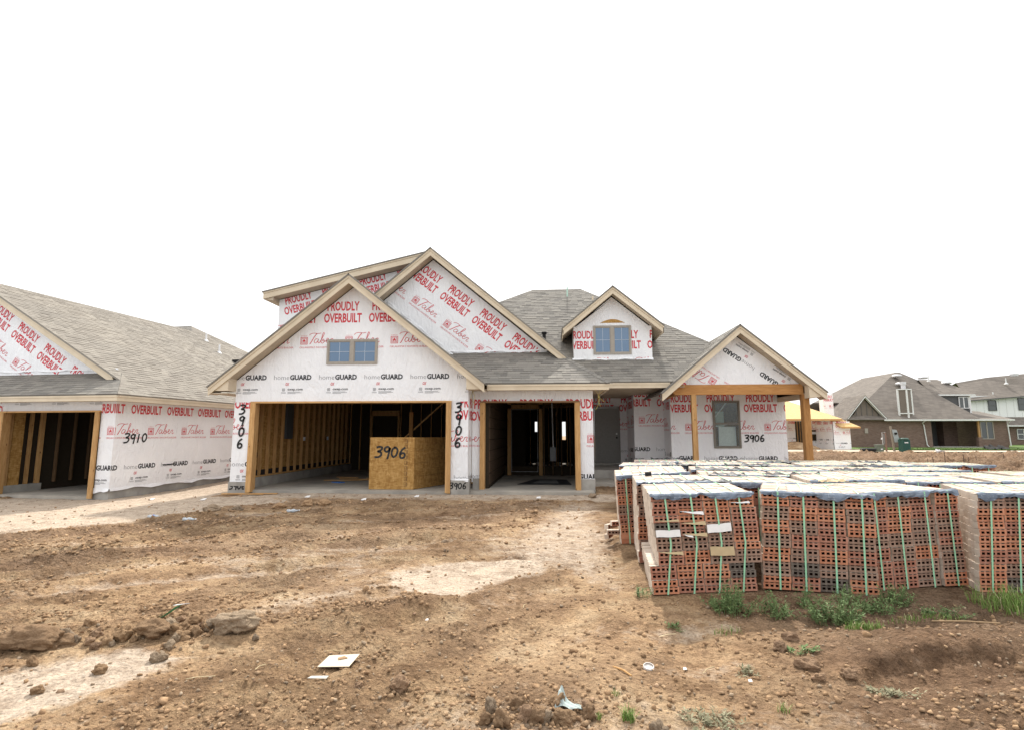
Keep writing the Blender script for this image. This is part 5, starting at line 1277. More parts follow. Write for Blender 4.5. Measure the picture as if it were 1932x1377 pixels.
part(MB().box(52.2, 66, 70.5, 70.6, 2.3, 2.45), 'gutter', M['white_trim'], HW)
farwin(HW, 55.6, 56.6, 4.3, 5.62, 71.95, M['dark_siding'], 1, True); farwin(HW, 59.2, 60.6, 4.35, 5.9, 71.95, M['dark_siding'], 1, True)
farwin(HW, 58.0, 58.8, .7, 2.0, 71.15, M['white_trim'], 1, True); farwin(HW, 60.5, 61.5, .5, 2.1, 71.15, M['white_trim'], 1, True)
part(MB().tube([(59.4, 73.6, 7.8), (59.4, 73.6, 8.6)], .06, 8).tube([(59.4, 73.6, 7.8), (59.4, 73.6, 8.0)], [.25, .1], 8), 'vent_pipe', M['white_trim'], HW)
part(MB().tube([(56.6, 72.3, 6.1), (56.6, 72.3, 6.7)], .06, 8), 'vent_pipe', M['white_trim'], HW)
part(MB().tube([(61.0, 74.2, 8.9), (61.0, 74.2, 9.2), (61, 74.2, 9.3)], [.4, .45, .1], 12), 'roof_vent', M['silver'], HW)

HO = thing('house_under_construction', 'small wrapped house with bare strand board roof and wrapped chimney beyond the porch post', 'house', (24, 51, 0), world=True)
wrap_wall('front_wall', FP(50), [([(25.3, 0), (26.75, 0), (26.75, 2.5), (25.3, 2.5)], (25.45, .5), 0, 0)], HO)
wrap_wall('front_wall', FP(53.3), [([(18, 0), (23.45, 0), (23.45, 3.2), (18, 3.2)], (19.2, .9), 0, 0), ([(24.25, 0), (27, 0), (27, 3.2), (24.25, 3.2)], (25.0, .9), 0, 0), ([(23.45, 2.6), (24.25, 2.6), (24.25, 3.2), (23.45, 3.2)], None, 0, 0)], HO)
wrap_wall('side_wall', Plane((25.3, 53.3, 0), (0, -1, 0), (-1, 0, 0)), [([(0, 0), (3.28, 0), (3.28, 2.5), (0, 2.5)], (.3, .8), 0, 0)], HO)
part(MB().box(23.3, 24.4, 53.8, 53.9, 0, 2.7), 'doorway_backing', M['void'], HO)
part(MB().box(23.7, 23.74, 53.45, 53.5, 0, 2.6).box(23.95, 23.99, 53.45, 53.5, 0, 2.6), 'stud', M['pine'], HO)
part(MB().box(26.3 - 1.35, 26.3 - .75, 53.19, 53.25, .75, 1.35).box(24.85, 25.4 - .1, 53.19, 53.25, 1.6, 1.75), 'wall_opening', M['void'], HO)
part(MB().box(22.35, 22.75, 53.1, 53.28, 1.7, 2.2), 'vent_box', M['white_plastic'], HO)
slab('roof', [(18, 49.6, 2.72), (25.95, 49.6, 2.72), (22.3, 54.5, 5.0), (18, 54.5, 5.0)], HO, M['osb_roof'])
slab('roof', [(25.95, 49.6, 2.72), (27.6, 54.5, 2.6), (22.3, 54.5, 5.0)], HO, M['osb_roof'])
slab('roof', [(25.7, 49.4, 2.0), (27.35, 49.4, 2.0), (25.6, 51.6, 3.3), (24.9, 51.6, 3.3)], HO, M['osb_roof'])
part(MB().box(18, 25.9, 49.5, 49.6, 2.56, 2.70), 'fascia', M['pine_h'], HO); part(MB().box(25.75, 27.3, 49.33, 49.4, 1.88, 2.02), 'fascia', M['pine_h'], HO)
wrap_wall('chimney', FP(52.5), [([(25.85, 2.5), (26.75, 2.5), (26.75, 5.15), (25.85, 5.15)], (25.7, 3.0), 0, 0)], HO, .8)
sp_ = MB().tube([(0, 0, -.1), (0, 0, .35), (0, 0, .62), (0, 0, .72)], [2.6, 1.7, .7, .1], 22)
o = sp_.build('sand_pile', M['soil'], smooth=True, label='low pile of grey sand in front of the wrapped house with the bare board roof', category='sand pile'); o.location = (21.9, 50.2, 0); o.scale = (1, .5, 1)

# lawn, sandy path
def sheet(nm, pts, mt, z, kind='structure'):
    o = MB().add([(x, y, z + 0) for x, y in pts], [tuple(range(len(pts)))]).build(nm, mt, kind=kind); return o
m, t, b = newmat('lawn_grass', .95, .1); n = noise(t, 1.2, 5); n2 = noise(t, 14, 4)
t.links.new(mixc(t, .6, ramp(t, n, [(.3, (.085, .13, .04)), (.7, (.13, .185, .06))]), ramp(t, n2, [(.3, (.7,) * 3), (.7, (1.2,) * 3)]), 'MULTIPLY'), b.inputs['Base Color']); bump(t, b, n2, .5, .03); M['lawn'] = m
sheet('lawn', [(26.6, 50.0), (29, 47.4), (60, 47.9), (90, 50), (90, 90), (26.6, 90)], M['lawn'], .045)
m2 = two_tone('pale_path_sand', (.42, .34, .25), (.55, .46, .35), 1.5, .95)
sheet('path', [(12, 43.6), (60, 44.4), (60, 47.7), (29, 47.2), (26.5, 50.0), (24, 53), (12, 53)], m2, .02)
# grass blades standing along the lawn edge
mb = MB(); r_ = random.Random(3)
for i in range(5000):
    x = r_.uniform(28, 60); y = 47.6 + r_.random() ** 2 * 4; h_ = r_.uniform(.05, .14); a = r_.uniform(0, 3); dx, dy = .03 * math.cos(a), .03 * math.sin(a)
    mb.add([(x - dx, y - dy, .04), (x + dx, y + dy, .04), (x + r_.uniform(-.05, .05), y, .04 + h_)], [(0, 1, 2)])
mb.build('lawn_grass', M['lawn'], kind='stuff')

# things on the dirt strip
o = thing('tyre', 'black tyre lying flat at the edge of the lawn, left of the utility boxes', 'tyre', (25.0, 44.4, .0))
rr = []; n1_, n2_ = 28, 10; mb = MB()
for i in range(n1_):
    for j in range(n2_):
        a, b2 = 2 * math.pi * i / n1_, 2 * math.pi * j / n2_; mb.v.append(((.42 + .14 * math.cos(b2)) * math.cos(a), (.42 + .14 * math.cos(b2)) * math.sin(a), .15 + .13 * math.sin(b2)))
for i in range(n1_):
    for j in range(n2_): mb.f.append((i * n2_ + j, ((i + 1) % n1_) * n2_ + j, ((i + 1) % n1_) * n2_ + (j + 1) % n2_, i * n2_ + (j + 1) % n2_)); mb.m.append(0)
mb.build('casing', M['black'], o, smooth=True)
o = thing('utility_box', 'small grey green utility box between the tyre and the wooden stake frame', 'utility box', (25.9, 44.5, 0))
MB().box(-.24, .24, -.2, .2, -.1, .5).build('body', plain('grey_green_paint', (.14, .16, .12)), o); MB().box(-.27, .27, -.23, .23, .501, .56).build('lid', plain('grey_green_lid', (.22, .24, .19)), o); MB().box(.0, .14, -.215, -.2, .15, .24).build('sticker', M['white_plastic'], o)
o = thing('meter_frame', 'wooden post with pale pipe frame beside the small utility box', 'post', (26.4, 44.6, 0))  # meter frame made of a post, pipe and board
MB().box(.05, .15, -.05, .05, -.1, 1.45).build('post', plain('weathered_post', (.25, .15, .11)), o); MB().tube([(-.13, 0, .5), (-.13, 0, 1.5), (.1, 0, 1.5)], .03, 8).build('pipe', plain('pale_pipe', (.45, .44, .42)), o)
MB().box(-.09, .04, -.04, .04, .6, 1.4).build('board', plain('grey_board', (.22, .2, .18)), o); MB().box(-.22, -.14, -.05, .05, .95, 1.08).build('tap', M['white_plastic'], o)
o = thing('meter_post', 'leaning wooden post carrying a pale grey electric meter box', 'meter post', (27.1, 44.6, 0))
MB().bar((0, 0, -.1), (-.15, 0, 2.0), .12, .12, (0, 1, 0)).build('post', plain('weathered_grey_post', (.26, .22, .17)), o)
mp_ = MB().prism([(-.1, -.1, 1.75), (.25, -.1, 1.7), (.42, -.1, .75), (.02, -.1, .72)], (0, .12, 0)).build('meter_box', plain('pale_grey_box', (.36, .40, .39)), o)
MB().tube([(.12, -.1, 1.42), (.12, -.2, 1.42)], .09, 14).build('meter_dial', M['black'], mp_)
o = thing('transformer_pedestal', 'dark green utility pedestal with domed top beside the electric meter post', 'utility box', (27.5, 44.0, 0))
MB().prism([(-.25, -.25, 0), (.3, -.25, 0), (.38, .3, 0), (-.25, .3, 0)], (0, 0, .95)).build('body', plain('dark_green_paint', (.02, .075, .06)), o)
MB().tube([(0, 0, .95), (0, 0, 1.03), (0, 0, 1.08)], [.33, .33, .24], 14).build('lid', plain('dark_green_lid', (.05, .1, .08)), o); MB().box(-.12, .15, -.262, -.25, .68, .76).build('sticker', M['white_plastic'], o)
o = scrap(37.4, 48.2, .08, 1.7, .7, .1, M['black'], 'dark tarp heap lying on the lawn edge in front of the patio', 'tarp_heap', 'tarp', .22, 5)
for i, (x, y, h_) in enumerate(((14.9, 22.2, .36), (16.8, 24.3, .5), (16.75, 23.2, .45), (18.6, 25.5, .42), (20.0, 26.9, .45), (20.9, 26.5, .5), (18.0, 27.2, .35), (13.2, 21.5, .35))):
    z = hz(x, y); o = MB().tube([(0, 0, -.1), (rnd.uniform(-.03, .03), 0, h_)], .012, 6).build('iron_stake', plain('rusty_iron', (.07, .04, .03)) if i == 0 else bpy.data.materials['rusty_iron'])
    o.location = (x, y, z); setp(o, label='thin rusty iron stake standing in the churned dirt behind the brick packs', category='stake', group='iron stakes in the dirt')
scrap(28.5, 41.5, hz(28.5, 41.5) + .05, .3, .5, 1.2, M['paper'], 'small white scrap standing on the distant churned dirt', 'plastic_scrap', 'scrap', .15, 2)

# ==================================================================== STONES, CLODS, GRAVEL
def icos(sub):
    t_ = (1 + 5 ** .5) / 2
    v = [Vector(q).normalized() for q in ((-1, t_, 0), (1, t_, 0), (-1, -t_, 0), (1, -t_, 0), (0, -1, t_), (0, 1, t_), (0, -1, -t_), (0, 1, -t_), (t_, 0, -1), (t_, 0, 1), (-t_, 0, -1), (-t_, 0, 1))]
    f = [(0, 11, 5), (0, 5, 1), (0, 1, 7), (0, 7, 10), (0, 10, 11), (1, 5, 9), (5, 11, 4), (11, 10, 2), (10, 7, 6), (7, 1, 8), (3, 9, 4), (3, 4, 2), (3, 2, 6), (3, 6, 8), (3, 8, 9), (4, 9, 5), (2, 4, 11), (6, 2, 10), (8, 6, 7), (9, 8, 1)]
    for _ in range(sub):
        c = {}; nf = []
        def mid(a, b_):
            k = (min(a, b_), max(a, b_))
            if k not in c: v.append(((v[a] + v[b_]) / 2).normalized()); c[k] = len(v) - 1
            return c[k]
        for a, b_, d in f: x, y, z = mid(a, b_), mid(b_, d), mid(d, a); nf += [(a, x, z), (b_, y, x), (d, z, y), (x, y, z)]
        f = nf
    return v, f
from mathutils import noise as mn
def soilmat(name, a, b_, c_):
    m, t, b = newmat(name, .97, .08); n = noise(t, 14, 7, .65); n2 = noise(t, 60, 4, .7)
    g = t.nodes.new('ShaderNodeNewGeometry'); o = t.nodes.new('ShaderNodeObjectInfo')
    c = ramp(t, n, [(.3, a), (.52, b_), (.75, c_)])
    c = mixc(t, .75, c, ramp(t, math_(t, 'FRACT', math_(t, 'ADD', g.outputs['Random Per Island'], o.outputs['Random']), None), [(0, (.72, .7, .68)), (1, (1.25, 1.22, 1.15))]), 'MULTIPLY')
    t.links.new(c, b.inputs['Base Color']); bump(t, b, n2, .8, .012); return m
M['clod'] = soilmat('brown_clod', (.215, .135, .08), (.32, .212, .128), (.43, .31, .2))
M['clod_grey'] = soilmat('grey_brown_clod', (.20, .15, .105), (.30, .23, .165), (.41, .325, .24))
M['clod_red'] = soilmat('reddish_clod', (.23, .145, .09), (.33, .22, .145), (.42, .30, .2))
def rock_mesh(seed, mat, sub=3, rough_=.45):
    v, f = icos(sub); o = Vector((seed * 7.1, seed * 3.3, seed)); pts = []
    for p in v:
        d = 1 + rough_ * mn.noise(p * 1.3 + o) + .5 * rough_ * mn.noise(p * 3 + o) + .22 * rough_ * mn.noise(p * 8 + o) + .12 * rough_ * mn.noise(p * 18 + o)
        pts.append(tuple(p * d))
    q = MB(); q.v = pts; q.f = f; q.m = [0] * len(f); me = q.mesh('clod', [mat]); me.polygons.foreach_set('use_smooth', [True] * len(f)); return me
def clod(x, y, sx_, sy_, sz_, rz, mat, label, seed, name='dirt_clod', cat='dirt clod', group=None, sink=.3, sub=4):
    o = bpy.data.objects.new(name, rock_mesh(seed, mat, sub)); C.objects.link(o)
    sx_ *= .68; sy_ *= .72; sz_ *= .72; o.location = (x, y, hz(x, y) + sz_ * (.75 - sink)); o.scale = (sx_, sy_, sz_); o.rotation_euler = (rnd.uniform(-.15, .15), rnd.uniform(-.15, .15), rz); setp(o, label=label, category=cat, group=group)
clod(-6.55, 10.05, .20, .17, .13, .3, M['clod_grey'], 'large round brown clod on the sand edge, left of its smaller neighbour', 1)
clod(-6.15, 10.2, .20, .13, .09, .1, M['clod_grey'], 'smaller rounded clod touching the big round clod at the sand edge', 2)
clod(-5.45, 10.5, .17, .13, .08, .0, M['clod'], 'low brown clod on the dirt ridge near the crumpled bottle', 3)
clod(-5.0, 10.8, .16, .12, .10, .4, M['clod'], 'crumbly brown clod on top of the dirt ridge behind the crumpled bottle', 4)
clod(-4.7, 10.9, .2, .14, .09, .9, M['clod'], 'crumbly clod at the right end of the dirt ridge behind the bottle', 5)
clod(-2.42, 4.10, .21, .13, .115, .35, M['clod_grey'], 'big flat grey slab-shaped clod leaning beside the green carton scrap', 6, sink=-.05)
clod(-3.66, 3.72, .34, .16, .13, .1, M['clod'], 'largest brown clod, at the left edge above the white sand', 7, sink=.4)
clod(-3.95, 3.42, .2, .12, .09, .2, M['clod'], 'brown clod cut by the left picture edge', 8)
clod(-3.15, 3.9, .09, .08, .09, .5, M['clod'], 'upright brown clod right of the largest clod', 9)
clod(-2.95, 3.95, .15, .11, .09, .3, M['clod'], 'rounded brown clod above the tip of the white sand', 10)
clod(-.92, 3.32, .085, .06, .07, 1.0, M['clod_red'], 'single reddish brown clod on the bare ground right of the white sheet of paper', 11)
clod(-1.16, 3.3, .04, .03, .035, 1.0, M['clod_red'], 'small pointed pale clod between the paper and the reddish clod', 12)
clod(1.66, 3.82, .11, .07, .06, -.3, M['clod_red'], 'flat reddish stone beside the hollow, largest of its row', 13)
clod(1.60, 4.1, .07, .06, .06, .4, M['clod_red'], 'squarish reddish stone above the largest stone of the row', 14)
clod(1.86, 3.72, .075, .055, .045, .2, M['clod_red'], 'low reddish stone right of the largest stone of the row', 15)
clod(1.66, 3.66, .05, .04, .04, .2, M['clod_red'], 'small reddish stone below the largest stone of the row', 16)
clod(1.75, 4.3, .09, .05, .05, -.4, M['clod_red'], 'broken reddish clod at the foot of the weeds', 17)
clod(-2.9, 3.42, .06, .05, .045, 0, M['clod'], 'brown clod lying alone on the white sand patch', 18)
clod(-2.66, 3.62, .07, .06, .05, 0, M['clod_grey'], 'grey brown clod half sunk in the upper white sand patch', 19)
clod(-3.05, 3.15, .05, .04, .04, 0, M['clod'], 'brown clod low on the white sand near the left edge', 20)
clod(-1.53, 7.75, .075, .05, .05, .6, M['clod_grey'], 'lone grey stone on the churned dirt in the middle distance', 21)
clod(.62, 3.95, .028, .028, .026, 0, M['clod'], 'small dark round clod near the white plastic lid', 22)
clod(.93, 12.6, .13, .1, .09, 0, M['clod_grey'], 'grey clod at the foot of the narrow garage pier', 23)
clod(.05, 3.05, .09, .07, .06, .2, M['clod'], 'crumbly clod near the white cloth scrap', 24)
k = 30
rc = random.Random(9)
CL = []
for i in range(70):   # cluster of clods beside the slab clod, and along the ridges
    a = rc.random()
    if i < 26: x, y = rc.gauss(-2.78, .16), rc.gauss(4.05, .14)
    elif i < 40: x, y = rc.gauss(-3.5, .3), rc.gauss(3.75, .14)
    elif i < 56: x, y = rc.gauss(-.1, .22), rc.gauss(3.05, .16)
    else: x, y = rc.gauss(2.9, .35), rc.gauss(3.2, .2)
    CL.append((x, y, rc.uniform(.02, .055)))
RM = [rock_mesh(50 + i, M[('clod', 'clod_grey', 'clod', 'clod_red')[i % 4]], 3, .6) for i in range(8)]
for i, (x, y, s_) in enumerate(CL):
    o = bpy.data.objects.new('dirt_clod', RM[i % 8]); C.objects.link(o); o.location = (x, y, hz(x, y) + s_ * .35); o.scale = (s_, s_ * rc.uniform(.7, 1), s_ * rc.uniform(.55, .9)); o.rotation_euler = (rc.uniform(0, 6), rc.uniform(0, 6), rc.uniform(0, 6))
    zn = 0 if i < 26 else 1 if i < 40 else 2 if i < 56 else 3; setp(o, label=('small crumbly dirt clod heaped between the green carton and the grey slab clod', 'small dirt clod along the upper edge of the near white sand patch', 'small crumbly dirt clod in the heap around the pale cloth scrap', 'small reddish dirt clod below the dug bank at the lower right')[zn], category='dirt clod', group='loose dirt clods, heap %d' % (zn + 1))

# gravel and crumbs: thousands of little stones as one mass
def gravel(n, seed, mats, smin, smax, dens):
    rs = np.random.RandomState(seed); v0, f0 = icos(0); v0 = np.array([tuple(q) for q in v0]); f0 = np.array(f0)
    y = np.exp(rs.uniform(math.log(1.9), math.log(13.0), n * 3)); s = rs.uniform(-1, 1, n * 3); x = s * (1.05 * y + .6)
    S_, rg, red = soil(x, y); keep = rs.uniform(0, 1, n * 3) < dens(x, y, S_, rg); inb = (x > .8) & (y > 5.2) & (y < 12.4)
    x, y = x[keep & ~inb][:n], y[keep & ~inb][:n]; m_ = len(x); z = height(x, y)
    sz = smin + (smax - smin) * rs.uniform(0, 1, m_) ** 3.2; sz *= np.clip(.6 + y * .12, .7, 1.8)
    q = v0[None] * (1 + .5 * rs.uniform(-1, 1, (m_, 12, 1))) * sz[:, None, None] * rs.uniform(.6, 1.15, (m_, 1, 3))
    a = rs.uniform(0, 6.28, m_); ca, sa = np.cos(a)[:, None], np.sin(a)[:, None]
    X = q[..., 0] * ca - q[..., 1] * sa + x[:, None]; Y_ = q[..., 0] * sa + q[..., 1] * ca + y[:, None]; Z_ = q[..., 2] * .8 + (z + sz * .25)[:, None]
    V = np.stack([X, Y_, Z_], -1).reshape(-1, 3); Fq = (f0[None] + (np.arange(m_) * 12)[:, None, None]).reshape(-1, 3)
    me = bpy.data.meshes.new('gravel'); me.vertices.add(len(V)); me.vertices.foreach_set('co', V.ravel().astype(np.float32))
    me.loops.add(Fq.size); me.loops.foreach_set('vertex_index', Fq.ravel().astype(np.int32)); me.polygons.add(len(Fq))
    me.polygons.foreach_set('loop_start', (np.arange(len(Fq)) * 3).astype(np.int32)); me.polygons.foreach_set('loop_total', np.full(len(Fq), 3, np.int32))
    me.update(calc_edges=True); me.materials.append(mats)
    o = bpy.data.objects.new('gravel', me); C.objects.link(o); o['kind'] = 'stuff'
def d_brown(x, y, S_, rg):
    cl_ = sm(fbm(x, y, .8, 3, 77), -.05, .45)
    hot = np.maximum(gauss(x, y, -.2, 2.95, .7, .35), np.maximum(gauss(x, y, -1.3, 2.6, 1.0, .3), gauss(x, y, 2.9, 3.1, .7, .3)))
    rz_, zone = ridge(x, y, S_); return np.clip(.07 + .25 * cl_ * rg + 1.1 * zone * sm(rz_, .72, .95) + .9 * hot, 0, 1) * (1 - .85 * S_)
gravel(44000, 1, M['clod'], .0025, .021, d_brown)
gravel(10000, 2, M['clod_grey'], .003, .016, lambda x, y, S_, rg: np.clip(.3 * rg + .5 * gauss(x, y, .15, 3.1, .6, .35) + .05, 0, 1) * (1 - .8 * S_))
gravel(420, 4, M['clod'], .012, .04, lambda x, y, S_, rg: (.08 + .8 * sm(ridge(x, y, S_)[0], .8, .97) * ridge(x, y, S_)[1]) * rg * (1 - .6 * S_))
gravel(2500, 5, M['clod_grey'], .003, .014, lambda x, y, S_, rg: .35 * S_)
gravel(3000, 3, M['clod_red'], .004, .02, lambda x, y, S_, rg: .5 * sm(x, .8, 1.8) + .04)

# ==================================================================== WEEDS AND GRASS
def leafmat(name, a, b_):
    m, t, b = newmat(name, .7, .25); g = island(t); t.links.new(ramp(t, g, [(0, a), (.6, b_), (1, tuple(x * 1.25 for x in b_))]), b.inputs['Base Color'])
    b.inputs['Subsurface Weight'].default_value = 0
    return m
M['leaf'] = leafmat('weed_leaf', (.06, .105, .035), (.14, .20, .075)); M['blade'] = leafmat('grass_blade', (.08, .14, .03), (.17, .26, .06)); M['dryleaf'] = leafmat('dry_weed_leaf', (.13, .13, .07), (.22, .2, .12)); M['straw'] = leafmat('straw_blade', (.4, .32, .18), (.55, .45, .28))
def weed(x, y, rx_, ry_, h_, n, label, seed, mat='leaf', cat='weed clump', name='weed_clump'):
    r_ = random.Random(seed); st = MB(); lf = MB(); T = thing(name, label, cat, (x, y, hz(x, y)))
    for i in range(n):
        a, q = r_.uniform(0, 6.28), r_.random() ** .6; bx, by = q * rx_ * math.cos(a), q * ry_ * math.sin(a); hh = h_ * (1 - .6 * q * q) * r_.uniform(.5, 1.1)
        lx_, ly_ = bx * .5 + r_.gauss(0, .03), by * .5 + r_.gauss(0, .03); z0 = hz(x + bx, y + by) - hz(x, y)
        pts = [(bx + lx_ * t_ ** 1.5, by + ly_ * t_ ** 1.5, z0 + hh * t_) for t_ in (0, .35, .7, 1)]
        st.tube(pts, [.0022, .0018, .0014, .0006], 4, cap=False)
        for k_ in range(int(13 + hh * 70)):
            t_ = r_.uniform(.12, 1); px = bx + lx_ * t_ ** 1.5; py = by + ly_ * t_ ** 1.5; pz = z0 + hh * t_
            an_, el = r_.uniform(0, 6.28), r_.uniform(-.2, .9); L = r_.uniform(.016, .042) * (1.2 - .5 * t_); d = Vector((math.cos(an_) * math.cos(el), math.sin(an_) * math.cos(el), math.sin(el)))
            s_ = d.cross(Vector((r_.uniform(-.3, .3), r_.uniform(-.3, .3), 1))).normalized() * L * .17; o = Vector((px, py, pz)) + d * .006
            lf.add([o, o + d * L * .5 + s_, o + d * L, o + d * L * .5 - s_], [(0, 1, 2, 3)])
    st.build('stems', M[mat], T, kind='stuff'); lf.build('leaves', M[mat], T, kind='stuff'); return T
def grass(x, y, rx_, ry_, h_, n, label, seed, mat='blade', kind=None, name='grass_tuft', cat='grass tuft', straw=.08):
    r_ = random.Random(seed); mb = MB(); zc = hz(x, y)
    for i in range(n):
        a, q = r_.uniform(0, 6.28), r_.random() ** .55; bx, by = q * rx_ * math.cos(a), q * ry_ * math.sin(a); hh = h_ * r_.uniform(.4, 1.1) * (1 - .35 * q); z0 = hz(x + bx, y + by) - zc if (rx_ > .1) else 0
        an_ = r_.uniform(0, 6.28); ln = hh * r_.uniform(.2, .9); dx, dy = math.cos(an_) * ln, math.sin(an_) * ln; wx, wy = -math.sin(an_) * .0022, math.cos(an_) * .0022; mi = 1 if r_.random() < straw else 0
        P_ = [(bx, by, z0), (bx + dx * .25, by + dy * .25, z0 + hh * .55), (bx + dx * .65, by + dy * .65, z0 + hh * .9), (bx + dx, by + dy, z0 + hh * (.95 - .3 * r_.random()))]
        vs_ = []
        for j, pt in enumerate(P_[:3]): k_ = 1 - j * .25; vs_ += [(pt[0] - wx * k_, pt[1] - wy * k_, pt[2]), (pt[0] + wx * k_, pt[1] + wy * k_, pt[2])]
        vs_.append(P_[3]); mb.add(vs_, [(0, 1, 3, 2), (2, 3, 5, 4), (4, 5, 6)], mi)
    o = mb.build(name, [M[mat], M['straw']]); o.location = (x, y, zc); setp(o, label=label, category=cat if not kind else None, kind=kind); return o
weed(1.52, 4.86, .15, .14, .27, 60, 'dense green weed clump in front of the gap between the first two brick packs', 1)
weed(1.86, 4.82, .13, .12, .19, 34, 'lower weed clump growing right of the dense clump by the front packs', 2)
weed(1.45, 4.95, .10, .1, .14, 16, 'thin weeds at the left flank of the dense clump by the front packs', 3)
weed(2.30, 4.72, .19, .16, .27, 80, 'bushy green weed clump before the jutting dark brick', 4)
weed(2.22, 5.08, .06, .05, .26, 12, 'tall weed against the second front pack', 5)
weed(2.78, 5.0, .16, .12, .17, 36, 'blue-green weed clump at the foot of the set back pack', 6, 'leaf')
weed(2.62, 5.18, .10, .08, .18, 16, 'weed leaning on the corner of the set back pack', 7)
weed(3.05, 5.2, .15, .09, .2, 30, 'weed clump below the third strap group of the front row', 8)
weed(3.28, 4.9, .15, .1, .11, 24, 'small spreading weed right of the blue-green clump', 9)
weed(.83, 5.2, .07, .07, .13, 12, 'small pale weed at the left corner of the front pack', 10)
weed(.98, 4.55, .05, .04, .04, 6, 'tiny weed on bare ground left of the front packs', 11)
weed(1.72, 4.05, .08, .05, .06, 12, 'small green weed between the reddish stones', 12)
weed(2.05, 3.55, .14, .07, .04, 18, 'flat dry weed beside the low reddish stone', 13, 'dryleaf')
weed(.80, 3.12, .15, .10, .04, 26, 'grey flat dry weed patch near the bottom centre right', 14, 'dryleaf')
weed(1.25, 3.75, .07, .05, .03, 8, 'small flat dry weed in the hollow', 15, 'dryleaf')
grass(1.35, 4.45, .12, .07, .06, 60, 'short grass in the hollow below the dense weed clump', 20)
grass(2.35, 4.42, .14, .07, .09, 200, 'spreading low grass in front of the bushy weed clump', 21)
grass(3.0, 4.75, .3, .08, .07, 160, 'thin low grass below the blue-green weeds', 22)
grass(4.35, 5.08, .62, .22, .2, 900, None, 23, kind='stuff', name='grass')
grass(3.95, 5.2, .28, .14, .22, 260, 'tall grass tuft at the left corner of the right edge pack', 24)
grass(.40, 3.10, .035, .03, .085, 110, 'bright green grass tuft at the bottom centre, larger of two near the cloth', 25)
grass(.24, 3.08, .012, .012, .045, 30, 'tiny green grass tuft at the tip of the white cloth scrap', 26)
grass(.36, 3.35, .03, .02, .05, 30, 'faint yellowish grass tuft above the larger bright tuft', 27, straw=.4)
grass(1.28, 3.28, .04, .03, .055, 50, 'small yellow green grass tuft at the bottom right of centre', 28, straw=.35)

# ==================================================================== LITTER
def on(o, x, y, dz=0, rz=0): o.location = (x, y, hz(x, y) + dz); o.rotation_euler.z = rz; return o
M['pet'] = glass('clear_bottle_plastic', (.75, .82, .88), .55, .15)
def bottle(x, y, rz, label, blue=True, crushed=0):
    T = thing('plastic_bottle', label, 'bottle', (x, y, hz(x, y) + .035), rz)
    rs = [.02, .033, .034, .030, .034, .034, .030, .018, .013, .013]; xs = [0, .008, .05, .07, .09, .13, .155, .185, .195, .215]
    if crushed: rs = [r * (.55 + .45 * abs(math.sin(i * 2.1))) for i, r in enumerate(rs)]
    MB().tube([(a, crushed * .02 * math.sin(a * 60), 0) for a in xs], rs, 14).build('body', M['pet'], T, smooth=True)
    if blue: MB().tube([(.085, 0, 0), (.12, 0, 0)], .0352, 14, cap=False).build('label_band', M['blue'], T)
    MB().tube([(.215, 0, 0), (.228, 0, 0)], .015, 12).build('cap', M['white_plastic'], T)
bottle(-7.25, 9.3, .1, 'clear plastic bottle with blue band lying on the pale sand')
bottle(-6.35, 8.95, .2, 'small clear bottle half buried at the edge of the sand', False, 1)
bottle(-5.0, 9.95, .5, 'crumpled clear bottle below the crumbly dirt ridge', False, 1)
o = MB().prism([(-.115, -.075, 0), (.09, -.085, .0), (.125, .08, .012), (-.08, .085, .006)], (0, 0, .003)).build('paper_sheet', plain('dusty_paper', (.56, .49, .38), .8), label='white sheet of paper lying flat on the bare dirt', category='paper'); on(o, -1.43, 3.66, .015, .15)
MB().add([(.0, .0, .0125), (.06, .02, .0145), (.03, .05, .0165), (-.01, .03, .0145)], [(0, 1, 2, 3)]).build('mud_stain', M['clod'], o)
o = MB().prism([(-.06, -.006, 0), (.06, -.01, .0), (.07, .006, .01), (-.04, .01, .006)], (0, 0, .003)).build('paper_strip', plain('dusty_paper_strip', (.6, .56, .48)), label='narrow white paper strip below the white sheet', category='paper'); on(o, -1.47, 3.43, .015, .05)
T = thing('carton_scrap', 'folded green and white carton scrap stuck in the clods', 'carton', (-3.0, 4.2, hz(-3.0, 4.2) + .03), .3)
MB().prism([(-.10, -.03, -.02), (.02, -.02, .07), (.06, .03, .075), (-.05, .03, .0)], (.003, -.003, .003)).build('green_side', plain('green_print', (.06, .32, .16)), T)
MB().prism([(.0, .0, .075), (.11, .02, .08), (.08, .05, .07), (.01, .04, .07)], (0, 0, .004)).build('white_side', M['white_plastic'], T)
mb = MB()
for a in range(24):
    t0, t1 = a / 24 * 6.283, (a + 1) / 24 * 6.283
    for r0, r1, z0, z1 in ((.034, .036, 0, .014), (.030, .034, .012, .014)): mb.add([(r0 * math.cos(t0), r0 * math.sin(t0), z1), (r0 * math.cos(t1), r0 * math.sin(t1), z1), (r1 * math.cos(t1), r1 * math.sin(t1), z0 if r1 > .035 else z1), (r1 * math.cos(t0), r1 * math.sin(t0), z0 if r1 > .035 else z1)], [(0, 1, 2, 3)])
mb.add([(.033 * math.cos(a / 24 * 6.283), .033 * math.sin(a / 24 * 6.283), .004) for a in range(24)], [tuple(range(24))])
o = mb.build('plastic_disc', plain('pale_lid', (.62, .58, .54)), label='round white plastic lid on the bare ground', category='plastic disc'); on(o, .62, 3.74, .008); o.rotation_euler.x = .25
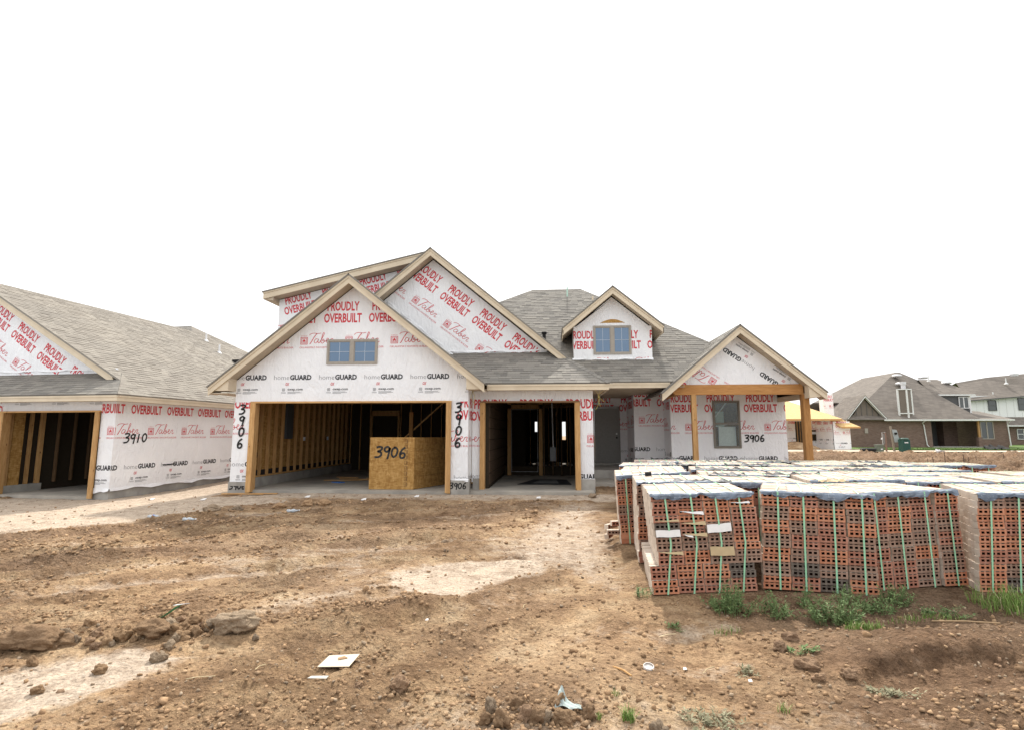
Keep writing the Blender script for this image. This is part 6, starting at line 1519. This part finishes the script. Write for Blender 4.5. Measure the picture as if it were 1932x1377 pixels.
# cloth scrap
n, k_ = 26, 9; vs_ = []
for j in range(k_):
    for i in range(n):
        a, b2 = i / (n - 1), j / (k_ - 1) - .5; wd = .075 * (1 - a) ** .8 + .008
        vs_.append((a * .20 + b2 * .03, -a * .05 + b2 * wd * 1.5, .012 + .028 * abs(math.sin(a * 6 + b2 * 7)) * (1 - a * .6) + .09 * math.exp(-((a - .06) / .12) ** 2) * (.5 + b2)))
o = MB().add(vs_, [(j * n + i, j * n + i + 1, (j + 1) * n + i + 1, (j + 1) * n + i) for j in range(k_ - 1) for i in range(n - 1)]).build('cloth_scrap', plain('pale_grey_cloth', (.38, .44, .42), .85), smooth=True, label='crumpled pale grey cloth scrap near the bottom centre', category='cloth'); on(o, .02, 3.20, 0, -.1); o.scale = (.78, .78, .78)
def stick(x, y, L, rz, mat, label, r=.006, grp=None): 
    o = MB().tube([(-L / 2, 0, 0), (0, .01, .004), (L / 2, 0, 0)], r, 6).build('stick', mat, label=label, category='stick', group=grp); on(o, x, y, .01, rz); return o
stick(.44, 3.68, .16, -.9, M['pine_h'], 'pale wooden stick lying left of the round lid')
stick(3.25, 4.66, .5, -.03, plain('weathered_lath', (.33, .22, .12)), 'long thin wooden lath lying on the mound below the brick packs', .006)
for i in range(16):
    x = rc.uniform(-3.5, 3.5); y = rc.uniform(3.0, 8.5)
    if x > .7 and y > 4.8: continue
    stick(x, y, rc.uniform(.08, .22), rc.uniform(0, 3.1), M['straw'], 'thin dry straw stalk lying on the dirt', .0025, 'dry straw stalks on the ground')
for i, (x, y) in enumerate(((1.22, 3.62), (.86, 3.78), (-1.05, 4.6), (-4.1, 11.6), (-3.1, 12.3), (-9.6, 12.4), (-.3, 12.3), (-5.6, 12.1), (-7.9, 11.8))):
    s_ = .012 if y < 6 else .05
    o = MB().prism([(-s_, -s_, 0), (s_, -s_ * .6, .0), (s_ * .8, s_, s_ * .5), (-s_ * .7, s_ * .8, s_ * .3)], (0, 0, s_ * .3)).build('paper_bit', M['paper'], label='small white scrap of litter on the soil', category='litter', group='white scraps of litter'); on(o, x, y, .008)
for i, (x, y, L, rz) in enumerate(((-7.35, 12.55, .9, -.02), (-6.9, 12.6, .6, .05), (-7.8, 12.75, .5, .2))): 
    o = plank(x, y, hz(x, y) + .02, L, .09, .02, rz, 'short board half buried in dust at the left jamb of the wide bay'); o['group'] = 'boards at the garage jamb'
